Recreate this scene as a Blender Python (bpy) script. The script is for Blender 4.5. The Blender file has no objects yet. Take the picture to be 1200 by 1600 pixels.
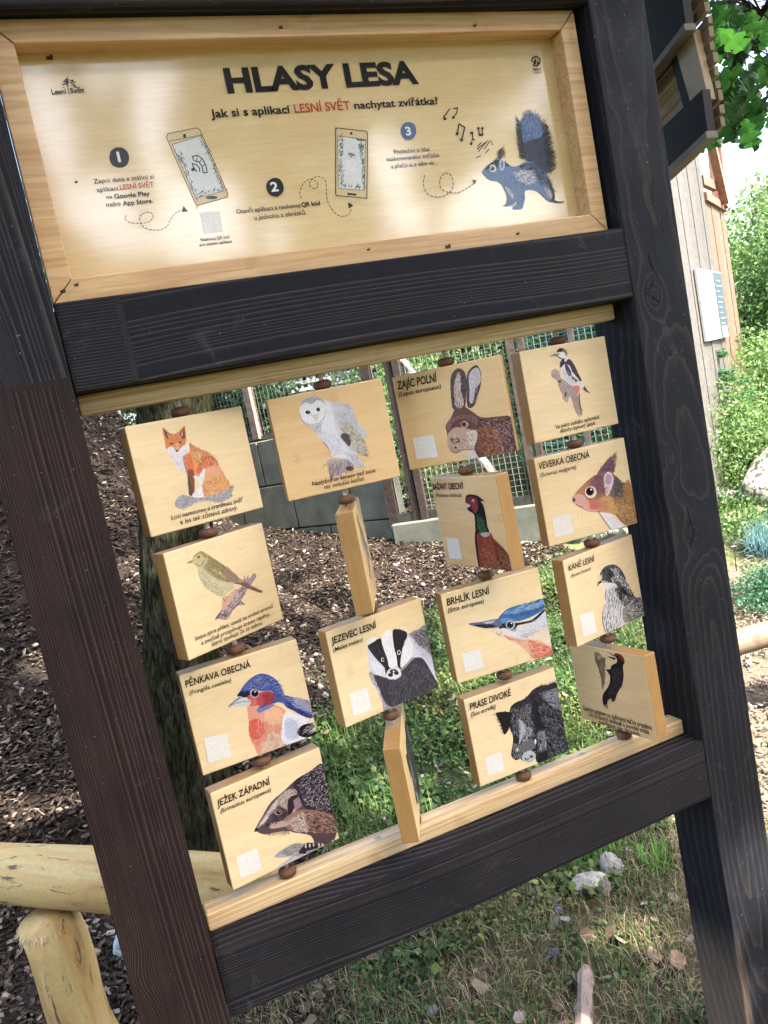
import bpy, math, random, json
import numpy as np
from mathutils import Matrix, Vector
from mathutils.geometry import tessellate_polygon
rng = np.random.default_rng(7); random.seed(7)
S = bpy.context.scene
COL = S.collection

# ------------------------------------------------------------------ camera, light, exposure
Rm = np.array([[0.90871,-0.36796,-0.19711],[-0.23063,-0.04898,-0.97181],[0.34793,0.92855,-0.12937]])
cam_d = bpy.data.cameras.new('camera'); cam = bpy.data.objects.new('camera', cam_d); COL.objects.link(cam)
cam.matrix_world = Matrix(((Rm[0,0],-Rm[1,0],-Rm[2,0],0.2127),(Rm[0,1],-Rm[1,1],-Rm[2,1],-1.3542),(Rm[0,2],-Rm[1,2],-Rm[2,2],0.0109),(0,0,0,1)))
cam_d.sensor_fit='HORIZONTAL'; cam_d.sensor_width=36; cam_d.lens=1253.93/1200*36; cam_d.clip_start=.02; cam_d.clip_end=500
S.camera = cam
SUN_DIR = Vector((.32,-.50,.80)).normalized()      # towards the sun
elev = math.asin(SUN_DIR.z); azim = math.atan2(SUN_DIR.x, SUN_DIR.y)
W = bpy.data.worlds.new('World'); S.world = W; W.use_nodes = True
nt = W.node_tree; nt.nodes.clear()
sky = nt.nodes.new('ShaderNodeTexSky'); sky.sky_type='NISHITA'; sky.sun_disc=False
sky.sun_elevation=elev; sky.sun_rotation=azim; sky.air_density=1.0; sky.dust_density=4.0; sky.ozone_density=.7
bg = nt.nodes.new('ShaderNodeBackground'); bg.inputs[1].default_value=.15
wo = nt.nodes.new('ShaderNodeOutputWorld'); nt.links.new(sky.outputs[0],bg.inputs[0]); nt.links.new(bg.outputs[0],wo.inputs[0])
sd = bpy.data.lights.new('sun','SUN'); sd.energy=2.7; sd.angle=math.radians(.53); sd.color=(1,.94,.84)
so = bpy.data.objects.new('sun', sd); COL.objects.link(so); so.rotation_euler = SUN_DIR.to_track_quat('Z','Y').to_euler()
S.view_settings.view_transform='Standard'; S.view_settings.look='None'; S.view_settings.gamma=1
S.view_settings.exposure=2.95; S.view_settings.use_curve_mapping=False
S.render.engine='CYCLES'; S.cycles.max_bounces=8; S.cycles.diffuse_bounces=4; S.cycles.transparent_max_bounces=8
S.cycles.use_denoising=True; S.cycles.sample_clamp_indirect=6

# ------------------------------------------------------------------ helpers
def lin(h, k=1.0):
    if isinstance(h,str): c=[int(h[i:i+2],16)/255 for i in (0,2,4)]
    else: c=h
    return tuple((x/12.92 if x<=.04045 else ((x+.055)/1.055)**2.4)*k for x in c)
def tag(o,label=None,cat=None,group=None,kind=None):
    if label:o['label']=label
    if cat:o['category']=cat
    if group:o['group']=group
    if kind:o['kind']=kind
    return o
def empty(name,loc,label,cat,group=None,rz=0):
    o=bpy.data.objects.new(name,None); COL.objects.link(o); o.location=loc; o.rotation_euler=(0,0,rz); o.empty_display_size=.05
    return tag(o,label,cat,group)
def link(name,me,parent=None):
    o=bpy.data.objects.new(name,me); COL.objects.link(o)
    if parent: o.parent=parent; o.matrix_parent_inverse=Matrix.Translation(-Vector(parent.location)) if parent.rotation_euler.z==0 and KEEP[0] else Matrix.Identity(4)
    return o
KEEP=[True]     # children are modelled in world coordinates while True
def npmesh(name,V,F,mat=None,col=None,smooth=False,mats=None,midx=None):
    """V (n,3), F list of lists or (m,k) array; col per-face rgb"""
    me=bpy.data.meshes.new(name)
    V=np.asarray(V,np.float32)
    if isinstance(F,np.ndarray) and F.ndim==2:
        k=F.shape[1]; n=len(F)
        me.vertices.add(len(V)); me.vertices.foreach_set('co',V.ravel())
        me.loops.add(n*k); me.loops.foreach_set('vertex_index',F.astype(np.int32).ravel())
        me.polygons.add(n); me.polygons.foreach_set('loop_start',np.arange(n,dtype=np.int32)*k); 
        try: me.polygons.foreach_set('loop_total',np.full(n,k,np.int32))
        except Exception: pass
        me.update(calc_edges=True)
    else:
        me.from_pydata([tuple(v) for v in V.tolist()],[],[list(map(int,f)) for f in F]); me.update()
    if col is not None:
        a=me.color_attributes.new('tint','FLOAT_COLOR','CORNER')
        tot=np.array([p.loop_total for p in me.polygons]) if not(isinstance(F,np.ndarray) and F.ndim==2) else np.full(len(F),F.shape[1])
        c=np.repeat(np.c_[np.asarray(col,np.float32),np.ones(len(col),np.float32)],tot,axis=0)
        a.data.foreach_set('color',c.astype(np.float32).ravel())
    if smooth: me.polygons.foreach_set('use_smooth',np.ones(len(me.polygons),bool))
    if mat: me.materials.append(mat)
    return me
def box_vf(c,s,bev=0):
    x,y,z=[v/2 for v in s]
    V=np.array([[-x,-y,-z],[x,-y,-z],[x,y,-z],[-x,y,-z],[-x,-y,z],[x,-y,z],[x,y,z],[-x,y,z]])+np.array(c)
    F=[[0,3,2,1],[4,5,6,7],[0,1,5,4],[1,2,6,5],[2,3,7,6],[3,0,4,7]]
    return V,F
class MB:
    def __init__(s): s.V=[];s.F=[];s.C=[];s.n=0
    def add(s,V,F,c=None):
        s.V.append(np.asarray(V,float)); s.F+= [[i+s.n for i in f] for f in F]; s.n+=len(V)
        if c is not None: s.C+= [c]*len(F)
    def box(s,c,sz,col=None): V,F=box_vf(c,sz); s.add(V,F,col)
    def obox(s,a,b,w,h,col=None,up=(0,0,1)):
        a=np.array(a,float);b=np.array(b,float);d=b-a;L=np.linalg.norm(d);d/=L
        u=np.array(up,float)
        sd_=np.cross(d,u); 
        if np.linalg.norm(sd_)<1e-6: sd_=np.cross(d,(1,0,0))
        sd_/=np.linalg.norm(sd_); u=np.cross(sd_,d)
        V=[]
        for p in (a,b):
            for i,j in ((-1,-1),(1,-1),(1,1),(-1,1)): V.append(p+sd_*i*w/2+u*j*h/2)
        s.add(V,[[0,3,2,1],[4,5,6,7],[0,1,5,4],[1,2,6,5],[2,3,7,6],[3,0,4,7]],col)
    def tube(s,P,R,n=10,col=None,cap=True,wob=0):
        P=np.array(P,float); R=np.broadcast_to(R,len(P)); V=[]
        for i,p in enumerate(P):
            d=P[min(i+1,len(P)-1)]-P[max(i-1,0)]; d/=np.linalg.norm(d)
            a=np.cross(d,(0,0,1) if abs(d[2])<.9 else (1,0,0)); a/=np.linalg.norm(a); b=np.cross(d,a)
            for k in range(n):
                t=2*math.pi*k/n; r=R[i]*(1+wob*(rng.random()-.5)); V.append(p+a*math.cos(t)*r+b*math.sin(t)*r)
        F=[]
        for i in range(len(P)-1):
            for k in range(n): F.append([i*n+k,i*n+(k+1)%n,(i+1)*n+(k+1)%n,(i+1)*n+k])
        if cap: F.append(list(range(n))[::-1]); F.append([(len(P)-1)*n+k for k in range(n)])
        s.add(V,F,col)
    def lathe(s,c,prof,n=20,col=None):
        V=[];F=[]
        for r,z in prof:
            for k in range(n): t=2*math.pi*k/n; V.append([c[0]+r*math.cos(t),c[1]+r*math.sin(t),c[2]+z])
        m=len(prof)
        for i in range(m-1):
            for k in range(n): F.append([i*n+k,i*n+(k+1)%n,(i+1)*n+(k+1)%n,(i+1)*n+k])
        s.add(V,F,col)
    def build(s,name,mat,parent=None,smooth=False,bevel=0):
        me=npmesh(name,np.concatenate(s.V),s.F,mat,s.C if s.C else None,smooth)
        o=link(name,me,parent)
        if bevel: b=o.modifiers.new('bevel','BEVEL'); b.width=bevel; b.segments=2; b.limit_method='ANGLE'
        return o
# ---- node helper
class N:
    def __init__(s,name):
        s.m=bpy.data.materials.new(name); s.m.use_nodes=True; s.t=s.m.node_tree; s.t.nodes.clear()
        s.out=s.n('ShaderNodeOutputMaterial')
    def n(s,t,**k):
        x=s.t.nodes.new(t)
        for a,b in k.items(): setattr(x,a,b)
        return x
    def l(s,a,b): s.t.links.new(a,b)
    def val(s,v): x=s.n('ShaderNodeValue'); x.outputs[0].default_value=v; return x.outputs[0]
    def coord(s,kind='Object',scale=(1,1,1),loc=(0,0,0)):
        c=s.n('ShaderNodeTexCoord'); m=s.n('ShaderNodeMapping'); m.inputs['Scale'].default_value=scale; m.inputs['Location'].default_value=loc
        src=c.outputs[kind]
        if getattr(s,'vary',False):
            oi=s.n('ShaderNodeObjectInfo'); mu=s.n('ShaderNodeVectorMath',operation='SCALE'); mu.inputs[0].default_value=(3.1,1.7,2.3); s.l(oi.outputs['Random'],mu.inputs['Scale'])
            ad=s.n('ShaderNodeVectorMath',operation='ADD'); s.l(src,ad.inputs[0]); s.l(mu.outputs[0],ad.inputs[1]); src=ad.outputs[0]
        s.l(src,m.inputs[0]); return m.outputs[0]
    def noise(s,vec,scale,detail=3,rough=.5,dist=0):
        x=s.n('ShaderNodeTexNoise'); x.inputs['Scale'].default_value=scale; x.inputs['Detail'].default_value=detail; x.inputs['Roughness'].default_value=rough; x.inputs['Distortion'].default_value=dist
        if vec is not None: s.l(vec,x.inputs['Vector'])
        return x.outputs[0]
    def ramp(s,f,stops):
        r=s.n('ShaderNodeValToRGB'); e=r.color_ramp.elements
        while len(e)<len(stops): e.new(.5)
        for i,(p,c) in enumerate(stops): e[i].position=p; e[i].color=(*c,1) if len(c)==3 else c
        s.l(f,r.inputs[0]); return r.outputs[0]
    def mix(s,f,a,b,mode='MIX'):
        x=s.n('ShaderNodeMix'); x.data_type='RGBA'; x.blend_type=mode
        for v,i in ((f,0),(a,6),(b,7)):
            if isinstance(v,(int,float)): x.inputs[i].default_value=v
            elif isinstance(v,tuple): x.inputs[i].default_value=(*v,1)
            else: s.l(v,x.inputs[i])
        return x.outputs[2]
    def math(s,op,a,b=0,c=0):
        x=s.n('ShaderNodeMath',operation=op)
        for i,v in enumerate((a,b,c)):
            if isinstance(v,(int,float)): x.inputs[i].default_value=v
            else: s.l(v,x.inputs[i])
        return x.outputs[0]
    def attr(s,name,color=True):
        x=s.n('ShaderNodeAttribute'); x.attribute_name=name; return x.outputs['Color' if color else 'Fac']
    def bump(s,h,st,dist=.001):
        b=s.n('ShaderNodeBump'); b.inputs['Strength'].default_value=st; b.inputs['Distance'].default_value=dist; s.l(h,b.inputs['Height']); return b.outputs[0]
    def bsdf(s,col,rough=.6,normal=None,coat=0,coat_r=.1,spec=.5):
        b=s.n('ShaderNodeBsdfPrincipled')
        if isinstance(col,tuple): b.inputs['Base Color'].default_value=(*col,1)
        else: s.l(col,b.inputs['Base Color'])
        if isinstance(rough,(int,float)): b.inputs['Roughness'].default_value=rough
        else: s.l(rough,b.inputs['Roughness'])
        b.inputs['Specular IOR Level'].default_value=spec
        b.inputs['Coat Weight'].default_value=coat; b.inputs['Coat Roughness'].default_value=coat_r
        if normal: s.l(normal,b.inputs['Normal'])
        s.l(b.outputs[0],s.out.inputs[0]); s.b=b
        return s.m
def m_tint(name,rough=.8,k=1.0,noise_s=40,trans=0,spec=.3,bump=0):
    x=N(name); c=x.attr('tint'); n=x.noise(x.coord(),noise_s,3)
    g=x.ramp(n,[(.3,(.72*k,)*3),(.7,(1.2*k,)*3)]); c2=x.mix(1.0,c,g,'MULTIPLY')
    nm=x.bump(n,bump,.01) if bump else None
    x.bsdf(c2,rough,nm,spec=spec)
    if trans:
        t=x.n('ShaderNodeBsdfTranslucent'); x.l(c2,t.inputs[0]); ms=x.n('ShaderNodeMixShader'); ms.inputs[0].default_value=trans
        x.l(x.b.outputs[0],ms.inputs[1]); x.l(t.outputs[0],ms.inputs[2]); x.l(ms.outputs[0],x.out.inputs[0])
    return x.m

# ------------------------------------------------------------------ materials
def mat_light(name,base,dark,scale=(3,60,60),coat=.6,rough=.35,loc=(0,0,0),ringw=.35):
    x=N(name); x.vary=True
    v=x.coord('Object',scale,loc)
    n1=x.noise(v,1.0,4,.6,1.5)
    big=x.noise(x.coord('Object',(1.2,5,5),loc),1.3,3)
    n2=x.noise(x.coord('Object',(scale[0]*6,scale[1]*6,scale[2]*6)),1,2)
    g=x.ramp(n1,[(.35,dark),(.62,base)])
    c=x.mix(ringw,base,g)
    c=x.mix(.5,c,x.ramp(big,[(.3,(.84,.8,.76)),(.7,(1.06,1.05,1.03))]),'MULTIPLY')
    c=x.mix(.12,c,n2,'MULTIPLY')
    sp=x.noise(x.coord(),260,2); c=x.mix(x.ramp(sp,[(.72,(0,0,0)),(.78,(.5,.5,.5))]),c,(.16,.1,.05))
    kn=x.noise(x.coord('Object',(9,9,9),(7,7,7)),1,2,.5); c=x.mix(x.ramp(kn,[(.70,(0,0,0)),(.78,(.55,)*3)]),c,x.mix(1.0,c,(.62,.50,.38),'MULTIPLY'))
    dt=x.noise(x.coord('Object',(26,26,26),(2,5,1)),1,5,.7); c=x.mix(x.ramp(dt,[(.60,(0,0,0)),(.72,(.22,)*3)]),c,(.20,.15,.08))
    nm=x.bump(n1,.12,.0006)
    return x.bsdf(c,rough,nm,coat=coat,coat_r=.12)
M_TILE=mat_light('varnished_plywood',lin('f3dcb2',.86),lin('e4c088',.82),(5,50,34),.22,.42,ringw=.28)
M_TILE2=mat_light('varnished_plywood_warm',lin('efcc98',.84),lin('dcae70',.8),(5,50,34),.22,.42,(2,3,1),ringw=.3)
M_EDGE=mat_light('board_edge_grain',lin('c79a5c',.66),lin('a87a42',.6),(60,60,12),.3,.5)
M_RAIL=mat_light('larch_rail',lin('f0d8ac',.86),lin('c8985c',.72),(2.2,55,150),.3,.45,ringw=.9)
M_FRAME=mat_light('larch_frame',lin('ecc592',.82),lin('cc9658',.72),(2.5,60,60),.25,.42,ringw=.7)
def mat_panel():
    x=N('lacquered_plywood_sign')
    n1=x.noise(x.coord('Object',(9,9,110)),1,5,.7,1.6); big=x.noise(x.coord('Object',(4,4,7)),1,5,.65,1.0)
    c=x.mix(x.ramp(n1,[(.25,(0,0,0)),(.8,(1,1,1))]),lin('e0c288',.80),lin('ebd29e',.83))
    c=x.mix(.6,c,x.ramp(big,[(.35,(.90,.80,.64)),(.65,(1.05,1.05,1.04))]),'MULTIPLY')
    h=x.noise(x.coord('Object',(120,120,230)),1,4,.6)
    nm=x.bump(h,.11,.0005)
    x.bsdf(c,.35,nm,coat=1.0,coat_r=.10,spec=.5); x.b.inputs['Coat IOR'].default_value=1.75; return x.m
M_PANEL=mat_panel()
def mat_print(name,coat=.5,rough=.4):
    x=N(name); c=x.attr('tint'); n=x.noise(x.coord('Object'),420,2)
    c=x.mix(.5,c,x.ramp(n,[(.3,(.78,.78,.78)),(.7,(1.12,1.12,1.12))]),'MULTIPLY')
    nm=x.bump(x.noise(x.coord('Object',(60,60,330)),1,3,.6),.2,.0005)
    return x.bsdf(c,rough,nm,coat=coat,coat_r=.15,spec=.15)
M_PRINT=mat_print('printed_ink',.12,.6); M_PRINT_S=mat_print('printed_ink_lacquered',.55,.5)
def mat_char(name,base,light,base2=None,grain=(9,420,420),bs=.4):
    x=N(name); r=x.attr('ring',False); t=x.attr('mixv',False)
    s=x.math('FRACT',r); line=x.math('MULTIPLY',x.math('POWER',s,5.0),x.math('MINIMUM',x.math('MULTIPLY',x.math('SUBTRACT',1.0,s),14.0),1.0))
    v=x.coord('Object',(1,1,1)); fn=x.noise(x.coord('Object',grain),1,4,.65); bigv=x.noise(v,6,4,.6)
    c=x.mix(line,base,light)
    if base2:
        c2=x.mix(line,base2[0],base2[1]); c=x.mix(t,c,c2)
    c=x.mix(.75,c,x.ramp(bigv,[(.3,(.62,.64,.7)),(.7,(1.3,1.25,1.2))]),'MULTIPLY')
    c=x.mix(.7,c,x.ramp(fn,[(.3,(.5,.5,.5)),(.7,(1.55,1.5,1.45))]),'MULTIPLY')
    sp=x.noise(x.coord('Object',(1,1,1)),190,2,.5); c=x.mix(x.ramp(sp,[(.735,(0,0,0)),(.77,(.5,.5,.5))]),c,(.28,.26,.24))
    sc_=x.noise(x.coord('Object',(1,1,1),(3,1,8)),11,6,.75,1.0); c=x.mix(x.ramp(sc_,[(.60,(0,0,0)),(.72,(.30,)*3)]),c,(.085,.095,.115))
    hh=x.math('ADD',line,x.math('MULTIPLY',fn,.6))
    nm=x.bump(hh,bs,.0014)
    return x.bsdf(c,x.ramp(bigv,[(.3,(.55,)*3),(.7,(.8,)*3)]),nm,spec=.16)
M_CHAR=mat_char('charred_timber',(.0075,.0088,.0135),(.075,.062,.056))
M_CHARL=mat_char('charred_timber_left',(.016,.0095,.0095),(.085,.058,.048),((.009,.011,.017),(.085,.068,.058)),(420,420,7),.5)
M_CHARR=mat_char('charred_timber_knotty',(.009,.011,.016),(.038,.032,.027),((.15,.11,.075),(.24,.18,.12)),(420,420,7),.3)
M_BEAD=mat_light('turned_wood_bead',lin('84583c',.6),lin('52331f',.5),(40,40,90),.0,.75)
def simple(name,c,rough=.5,metal=0):
    x=N(name); n=x.noise(x.coord(),30,3); cc=x.mix(.5,c,x.ramp(n,[(.3,(.7,)*3),(.7,(1.2,)*3)]),'MULTIPLY'); x.bsdf(cc,rough); x.b.inputs['Metallic'].default_value=metal; return x.m
M_ROD=simple('steel_rod',(.72,.70,.66),.45,.3)
M_SCREW=simple('galvanised_screw',(.4,.4,.4),.4,.9)
M_LEAF=m_tint('leaf_surface',.55,1,30,.38,.4)
M_GRASS=m_tint('grass_blade',.6,1,20,.3,.3)
M_CHIP=m_tint('bark_chip',.85,1,60,0,.2)
M_TINTW=m_tint('weathered_wood',.75,1,25,0,.3,.4)
M_STONE=m_tint('stone_surface',.85,1,30,0,.3,.6)
def mat_log():
    x=N('peeled_log'); v=x.coord('Object',(1,1,1)); n=x.noise(x.coord('Object',(1.5,9,9)),1,5,.65,.6); n2=x.noise(x.coord('Object',(6,34,34),(4,2,1)),1,4,.7,1.0); f=x.noise(v,120,3)
    c=x.ramp(n,[(.3,lin('9c7a48',.62)),(.5,lin('c9a66a',.72)),(.7,lin('cfbf88',.74))])
    c=x.mix(x.ramp(n2,[(.60,(0,0,0)),(.66,(.85,)*3)]),c,lin('5c4c3c',.5))
    c=x.mix(.3,c,x.ramp(f,[(.3,(.7,)*3),(.7,(1.2,)*3)]),'MULTIPLY')
    return x.bsdf(c,.7,x.bump(n2,.5,.004),spec=.3)
M_LOG=mat_log()
def mat_birch():
    x=N('birch_bark'); n=x.noise(x.coord('Object',(3,14,14)),2,4,.6); w=x.noise(x.coord('Object',(2,2,2),(3,3,3)),3,4,.6)
    c=x.ramp(n,[(.42,lin('4a463c',.5)),(.50,lin('b8b4a8',.6)),(.8,lin('cfccc4',.65))]); return x.bsdf(c,.6,x.bump(w,.3,.01))
M_BIRCH=mat_birch()
def mat_bark():
    x=N('mossy_bark'); n=x.noise(x.coord('Object',(26,26,4.5)),1.6,6,.7,1.2); m=x.noise(x.coord(),5,4,.6)
    c=x.ramp(n,[(.38,(.008,.007,.005)),(.52,(.045,.038,.026)),(.7,(.11,.098,.066))]); c=x.mix(x.ramp(m,[(.4,(0,0,0)),(.65,(.45,)*3)]),c,x.mix(1.0,c,(.75,1.35,.35),'MULTIPLY'))
    return x.bsdf(c,.95,x.bump(n,1.0,.06),spec=.05)
M_BARK=mat_bark()
def mat_block():
    x=N('mossy_concrete_block'); n=x.noise(x.coord(),5,5,.6); f=x.noise(x.coord(),90,3)
    c=x.ramp(n,[(.3,(.11,.118,.090)),(.7,(.21,.215,.17))]); c=x.mix(.4,c,x.ramp(f,[(.3,(.7,)*3),(.7,(1.2,)*3)]),'MULTIPLY'); return x.bsdf(c,.9,x.bump(f,.4,.003),spec=.2)
M_BLOCK=mat_block()
def mat_ground():
    x=N('forest_soil'); n=x.noise(x.coord(),7,6,.7); f=x.noise(x.coord(),60,4,.7); t=x.attr('tint')
    c=x.mix(.8,t,x.ramp(n,[(.3,(.6,)*3),(.7,(1.35,)*3)]),'MULTIPLY'); c=x.mix(.6,c,x.ramp(f,[(.3,(.55,)*3),(.7,(1.4,)*3)]),'MULTIPLY')
    return x.bsdf(c,.95,x.bump(f,.8,.02),spec=.15)
M_GROUND=mat_ground()

# ------------------------------------------------------------------ terrain
def G(x,y):
    x=np.asarray(x,float); y=np.asarray(y,float)
    z=-1.7+.18*np.maximum(0,np.minimum(y,40)-1)*np.where(y>9,1,1)
    z=np.minimum(z,-.2)
    return z+.42*np.clip(y-1.8,0,4.2)*np.clip((1.5-x)/1.2,0,1.3)
def Gs(x,y): return float(G(x,y))
BX=[-9,.55,.8,1.0,1.75,3.0,9]; BY=[.2,.6,1.55,2.2,2.95,3.2,3.3]
def chipf(x): return np.interp(x,BX,BY)
def is_chip(x,y,soft=.12): return (y>chipf(x)+rng.normal(0,soft,np.shape(x)))&(x<3.35)
gx=np.concatenate([np.linspace(-60,-4,15),np.linspace(-3.6,8,150),np.linspace(8.5,80,20)]); gy=np.concatenate([np.linspace(-60,-3,14),np.linspace(-2.6,10,160),np.linspace(10.6,90,20)])
X,Y=np.meshgrid(gx,gy); Z=G(X,Y)+.012*rng.normal(size=X.shape)*((X>-4)&(X<8)&(Y>-3)&(Y<10))
ny,nx=X.shape; idx=np.arange(nx*ny).reshape(ny,nx)
F=np.stack([idx[:-1,:-1],idx[:-1,1:],idx[1:,1:],idx[1:,:-1]],-1).reshape(-1,4)
cx=((X[:-1,:-1]+X[1:,1:])/2).ravel(); cy=((Y[:-1,:-1]+Y[1:,1:])/2).ravel()
col=np.tile(np.array([.06,.047,.028]),(len(cx),1)); ch=(cy>chipf(cx))&(cx<3.35); col[ch]=(.03,.022,.018)
gr=(~ch)&(cy>.95)&(cx<3.4); col[gr]=(.05,.06,.025); gd=cx>=3.2; col[gd]=(.12,.13,.055); pth=(cx>1.85+.6*np.maximum(cy-.8,0))&(cx<3.9)&(cy<2.6)&(cy>-3); col[pth]=(.15,.12,.085)
far=(cy>12)|(cx>12)|(cx<-5)|(cy<-4); col[far]=(.07,.085,.03)
g=link('ground',npmesh('ground',np.stack([X.ravel(),Y.ravel(),Z.ravel()],1),F,M_GROUND,col)); tag(g,kind='structure')

# generic scatter of oriented boxes/quads
def rot_frames(n,tilt):
    yaw=rng.uniform(0,2*np.pi,n); t=rng.normal(0,tilt,n); p=rng.normal(0,tilt,n)
    c,s=np.cos(yaw),np.sin(yaw)
    ux=np.stack([c*np.cos(t),s*np.cos(t),np.sin(t)],1); vy=np.stack([-s*np.cos(p),c*np.cos(p),np.sin(p)],1)
    w=np.cross(ux,vy); w/=np.linalg.norm(w,axis=1)[:,None]; return ux,vy,w
def chips(name,x,y,L,Wd,T,cols,mat,lift=.0,tilt=.35):
    n=len(x); z=G(x,y)+lift+rng.uniform(0,.022,n); u,v,w=rot_frames(n,tilt); P=np.stack([x,y,z],1)
    V=np.zeros((n,8,3)); q=[(-1,-1),(1,-1),(1,1),(-1,1)]
    for i,(a,b) in enumerate(q):
        ja=a*(1+rng.uniform(-.45,.2,n))[:,None]; jb=b*(1+rng.uniform(-.5,.2,n))[:,None]
        base=P+u*ja*(L/2)[:,None]+v*jb*(Wd/2)[:,None]
        V[:,i]=base; V[:,i+4]=base+w*T[:,None]
    F0=np.array([[4,5,6,7],[0,1,5,4],[1,2,6,5],[2,3,7,6],[3,0,4,7]]); F=(np.arange(n)[:,None,None]*8+F0[None]).reshape(-1,4)
    c=np.repeat(cols,5,axis=0); me=npmesh(name,V.reshape(-1,3),F,mat,c); return link(name,me)
def rand_cols(n,pal,wts=None,jit=.18):
    pal=np.array(pal); i=rng.choice(len(pal),n,p=wts); return np.clip(pal[i]*rng.uniform(1-jit,1+jit,(n,1))*rng.uniform(.94,1.06,(n,3)),0,1)
BROWN=[(.017,.012,.009),(.034,.023,.017),(.061,.043,.031),(.105,.080,.060),(.20,.16,.125)]
xs=[];ys=[]
for (x0,x1,y0,y1,n) in ((-.9,1.4,.8,2.6,17000),(-.9,3.4,2.2,4.2,26000),(-.8,3.2,4,7.5,22000)):
    x=rng.uniform(x0,x1,n*2);y=rng.uniform(y0,y1,n*2);k=is_chip(x,y); x,y=x[k][:n],y[k][:n]; xs.append(x);ys.append(y)
x=np.concatenate(xs);y=np.concatenate(ys);n=len(x)
o=chips('bark_mulch',x,y,rng.uniform(.012,.05,n),rng.uniform(.007,.02,n),rng.uniform(.002,.006,n),rand_cols(n,BROWN,[.28,.30,.22,.14,.06]),M_CHIP)
tag(o,'dark brown bark mulch covering the slope behind the stand','bark mulch',kind='stuff')

# leaves lying or growing: hexagon-ish clover leaves
def flat_leaves(name,P,size,cols,mat,tilt=.5,k=6,parent=None,elong=1.0):
    n=len(P); u,v,w=rot_frames(n,tilt); V=np.zeros((n,k,3))
    for i in range(k):
        t=2*math.pi*i/k; V[:,i]=P+u*(math.cos(t)*size/2)[:,None]*elong+v*(math.sin(t)*size/2)[:,None]+w*((.12 if i%2 else -.05)*size)[:,None]
    F=np.arange(n*k).reshape(n,k); return link(name,npmesh(name,V.reshape(-1,3),F,mat,cols),parent)
def blades(name,x,y,h,wd,cols,mat,lean=.5,z0=0,parent=None,z=None):
    n=len(x); z=(G(x,y) if z is None else z)+z0; yaw=rng.uniform(0,2*np.pi,n); l=np.abs(rng.normal(0,lean,n)); d=np.stack([np.cos(yaw),np.sin(yaw),np.zeros(n)],1)
    s=np.stack([-np.sin(yaw),np.cos(yaw),np.zeros(n)],1); P=np.stack([x,y,z],1); up=np.array([0,0,1.])
    V=np.zeros((n,5,3)); V[:,0]=P-s*(wd/2)[:,None]; V[:,1]=P+s*(wd/2)[:,None]
    mid=P+d*(h*np.sin(l*.6)*.5)[:,None]+up*(h*np.cos(l*.6)*.5)[:,None]; V[:,2]=mid+s*(wd*.4)[:,None]; V[:,3]=mid-s*(wd*.4)[:,None]
    V[:,4]=mid+d*(h*np.sin(np.minimum(l*1.6,1.7))*.5)[:,None]+up*(h*np.cos(np.minimum(l*1.6,1.7))*.5)[:,None]
    a=np.arange(n)[:,None]*5; F=[]; Q=(a+np.array([0,1,2,3])); Tt=(a+np.array([3,2,4,4]))
    T3=(a+np.array([3,2,4])); Fq=np.concatenate([Q]); 
    # quads split into triangles so that every face has 3 corners
    F3=np.concatenate([a+np.array([0,1,2]),a+np.array([0,2,3]),T3]); return link(name,npmesh(name,V.reshape(-1,3),F3,mat,np.tile(cols,(3,1))),parent)
GREENS=[(.030,.078,.020),(.052,.115,.026),(.078,.15,.038),(.020,.052,.018),(.12,.17,.045)]
def scatter(n,x0,x1,y0,y1,f=None,cl=0):
    x=rng.uniform(x0,x1,n);y=rng.uniform(y0,y1,n)
    if f is not None: k=f(x,y); x,y=x[k],y[k]
    return x,y
patch=lambda x,y:(np.sin(x*9+1.3*np.sin(y*7))*np.sin(y*8+1.7*np.sin(x*5))+rng.normal(0,.35,np.shape(x)))
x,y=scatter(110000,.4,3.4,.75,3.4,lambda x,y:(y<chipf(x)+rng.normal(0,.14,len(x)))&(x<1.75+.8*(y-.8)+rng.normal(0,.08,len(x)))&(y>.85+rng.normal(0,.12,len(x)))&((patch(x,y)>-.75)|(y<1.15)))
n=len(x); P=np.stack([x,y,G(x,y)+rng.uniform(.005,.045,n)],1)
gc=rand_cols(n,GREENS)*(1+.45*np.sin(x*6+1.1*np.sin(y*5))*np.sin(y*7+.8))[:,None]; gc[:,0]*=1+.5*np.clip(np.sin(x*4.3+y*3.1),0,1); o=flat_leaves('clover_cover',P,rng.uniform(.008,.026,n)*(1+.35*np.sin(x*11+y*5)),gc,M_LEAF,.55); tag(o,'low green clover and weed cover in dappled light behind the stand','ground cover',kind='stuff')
x,y=scatter(30000,.3,3.4,.3,3.2,lambda x,y:(y<chipf(x)+.1)&(x<1.85+.8*(y-.8))&(patch(x,y)>(.1-.3*(y>1))))
n=len(x); o=blades('grass_blades',x,y,rng.uniform(.03,.09,n),rng.uniform(.002,.004,n),rand_cols(n,GREENS+[(.16,.2,.07)]),M_GRASS,.7); tag(o,'short thin green grass under and behind the stand','grass',kind='stuff')
x,y=scatter(26000,.1,2.2,-.1,1.3)
n=len(x); o=blades('dry_grass',x,y,rng.uniform(.03,.11,n),rng.uniform(.0015,.003,n),rand_cols(n,[(.24,.19,.10),(.13,.11,.055),(.36,.30,.18),(.09,.12,.04)]),M_GRASS,1.6,.004); tag(o,'dry straw coloured grass lying on bare soil under the stand','dry grass',kind='stuff')
x,y=scatter(7000,.2,1.6,.2,1.1,lambda x,y:patch(x,y)>.15)
n=len(x);P=np.stack([x,y,G(x,y)+rng.uniform(.004,.03,n)],1); o=flat_leaves('weed_leaves',P,rng.uniform(.010,.022,n),rand_cols(n,GREENS),M_LEAF,.45); tag(o,'small dark green weed leaves in the soil below the lower beam','weeds',kind='stuff')
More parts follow.
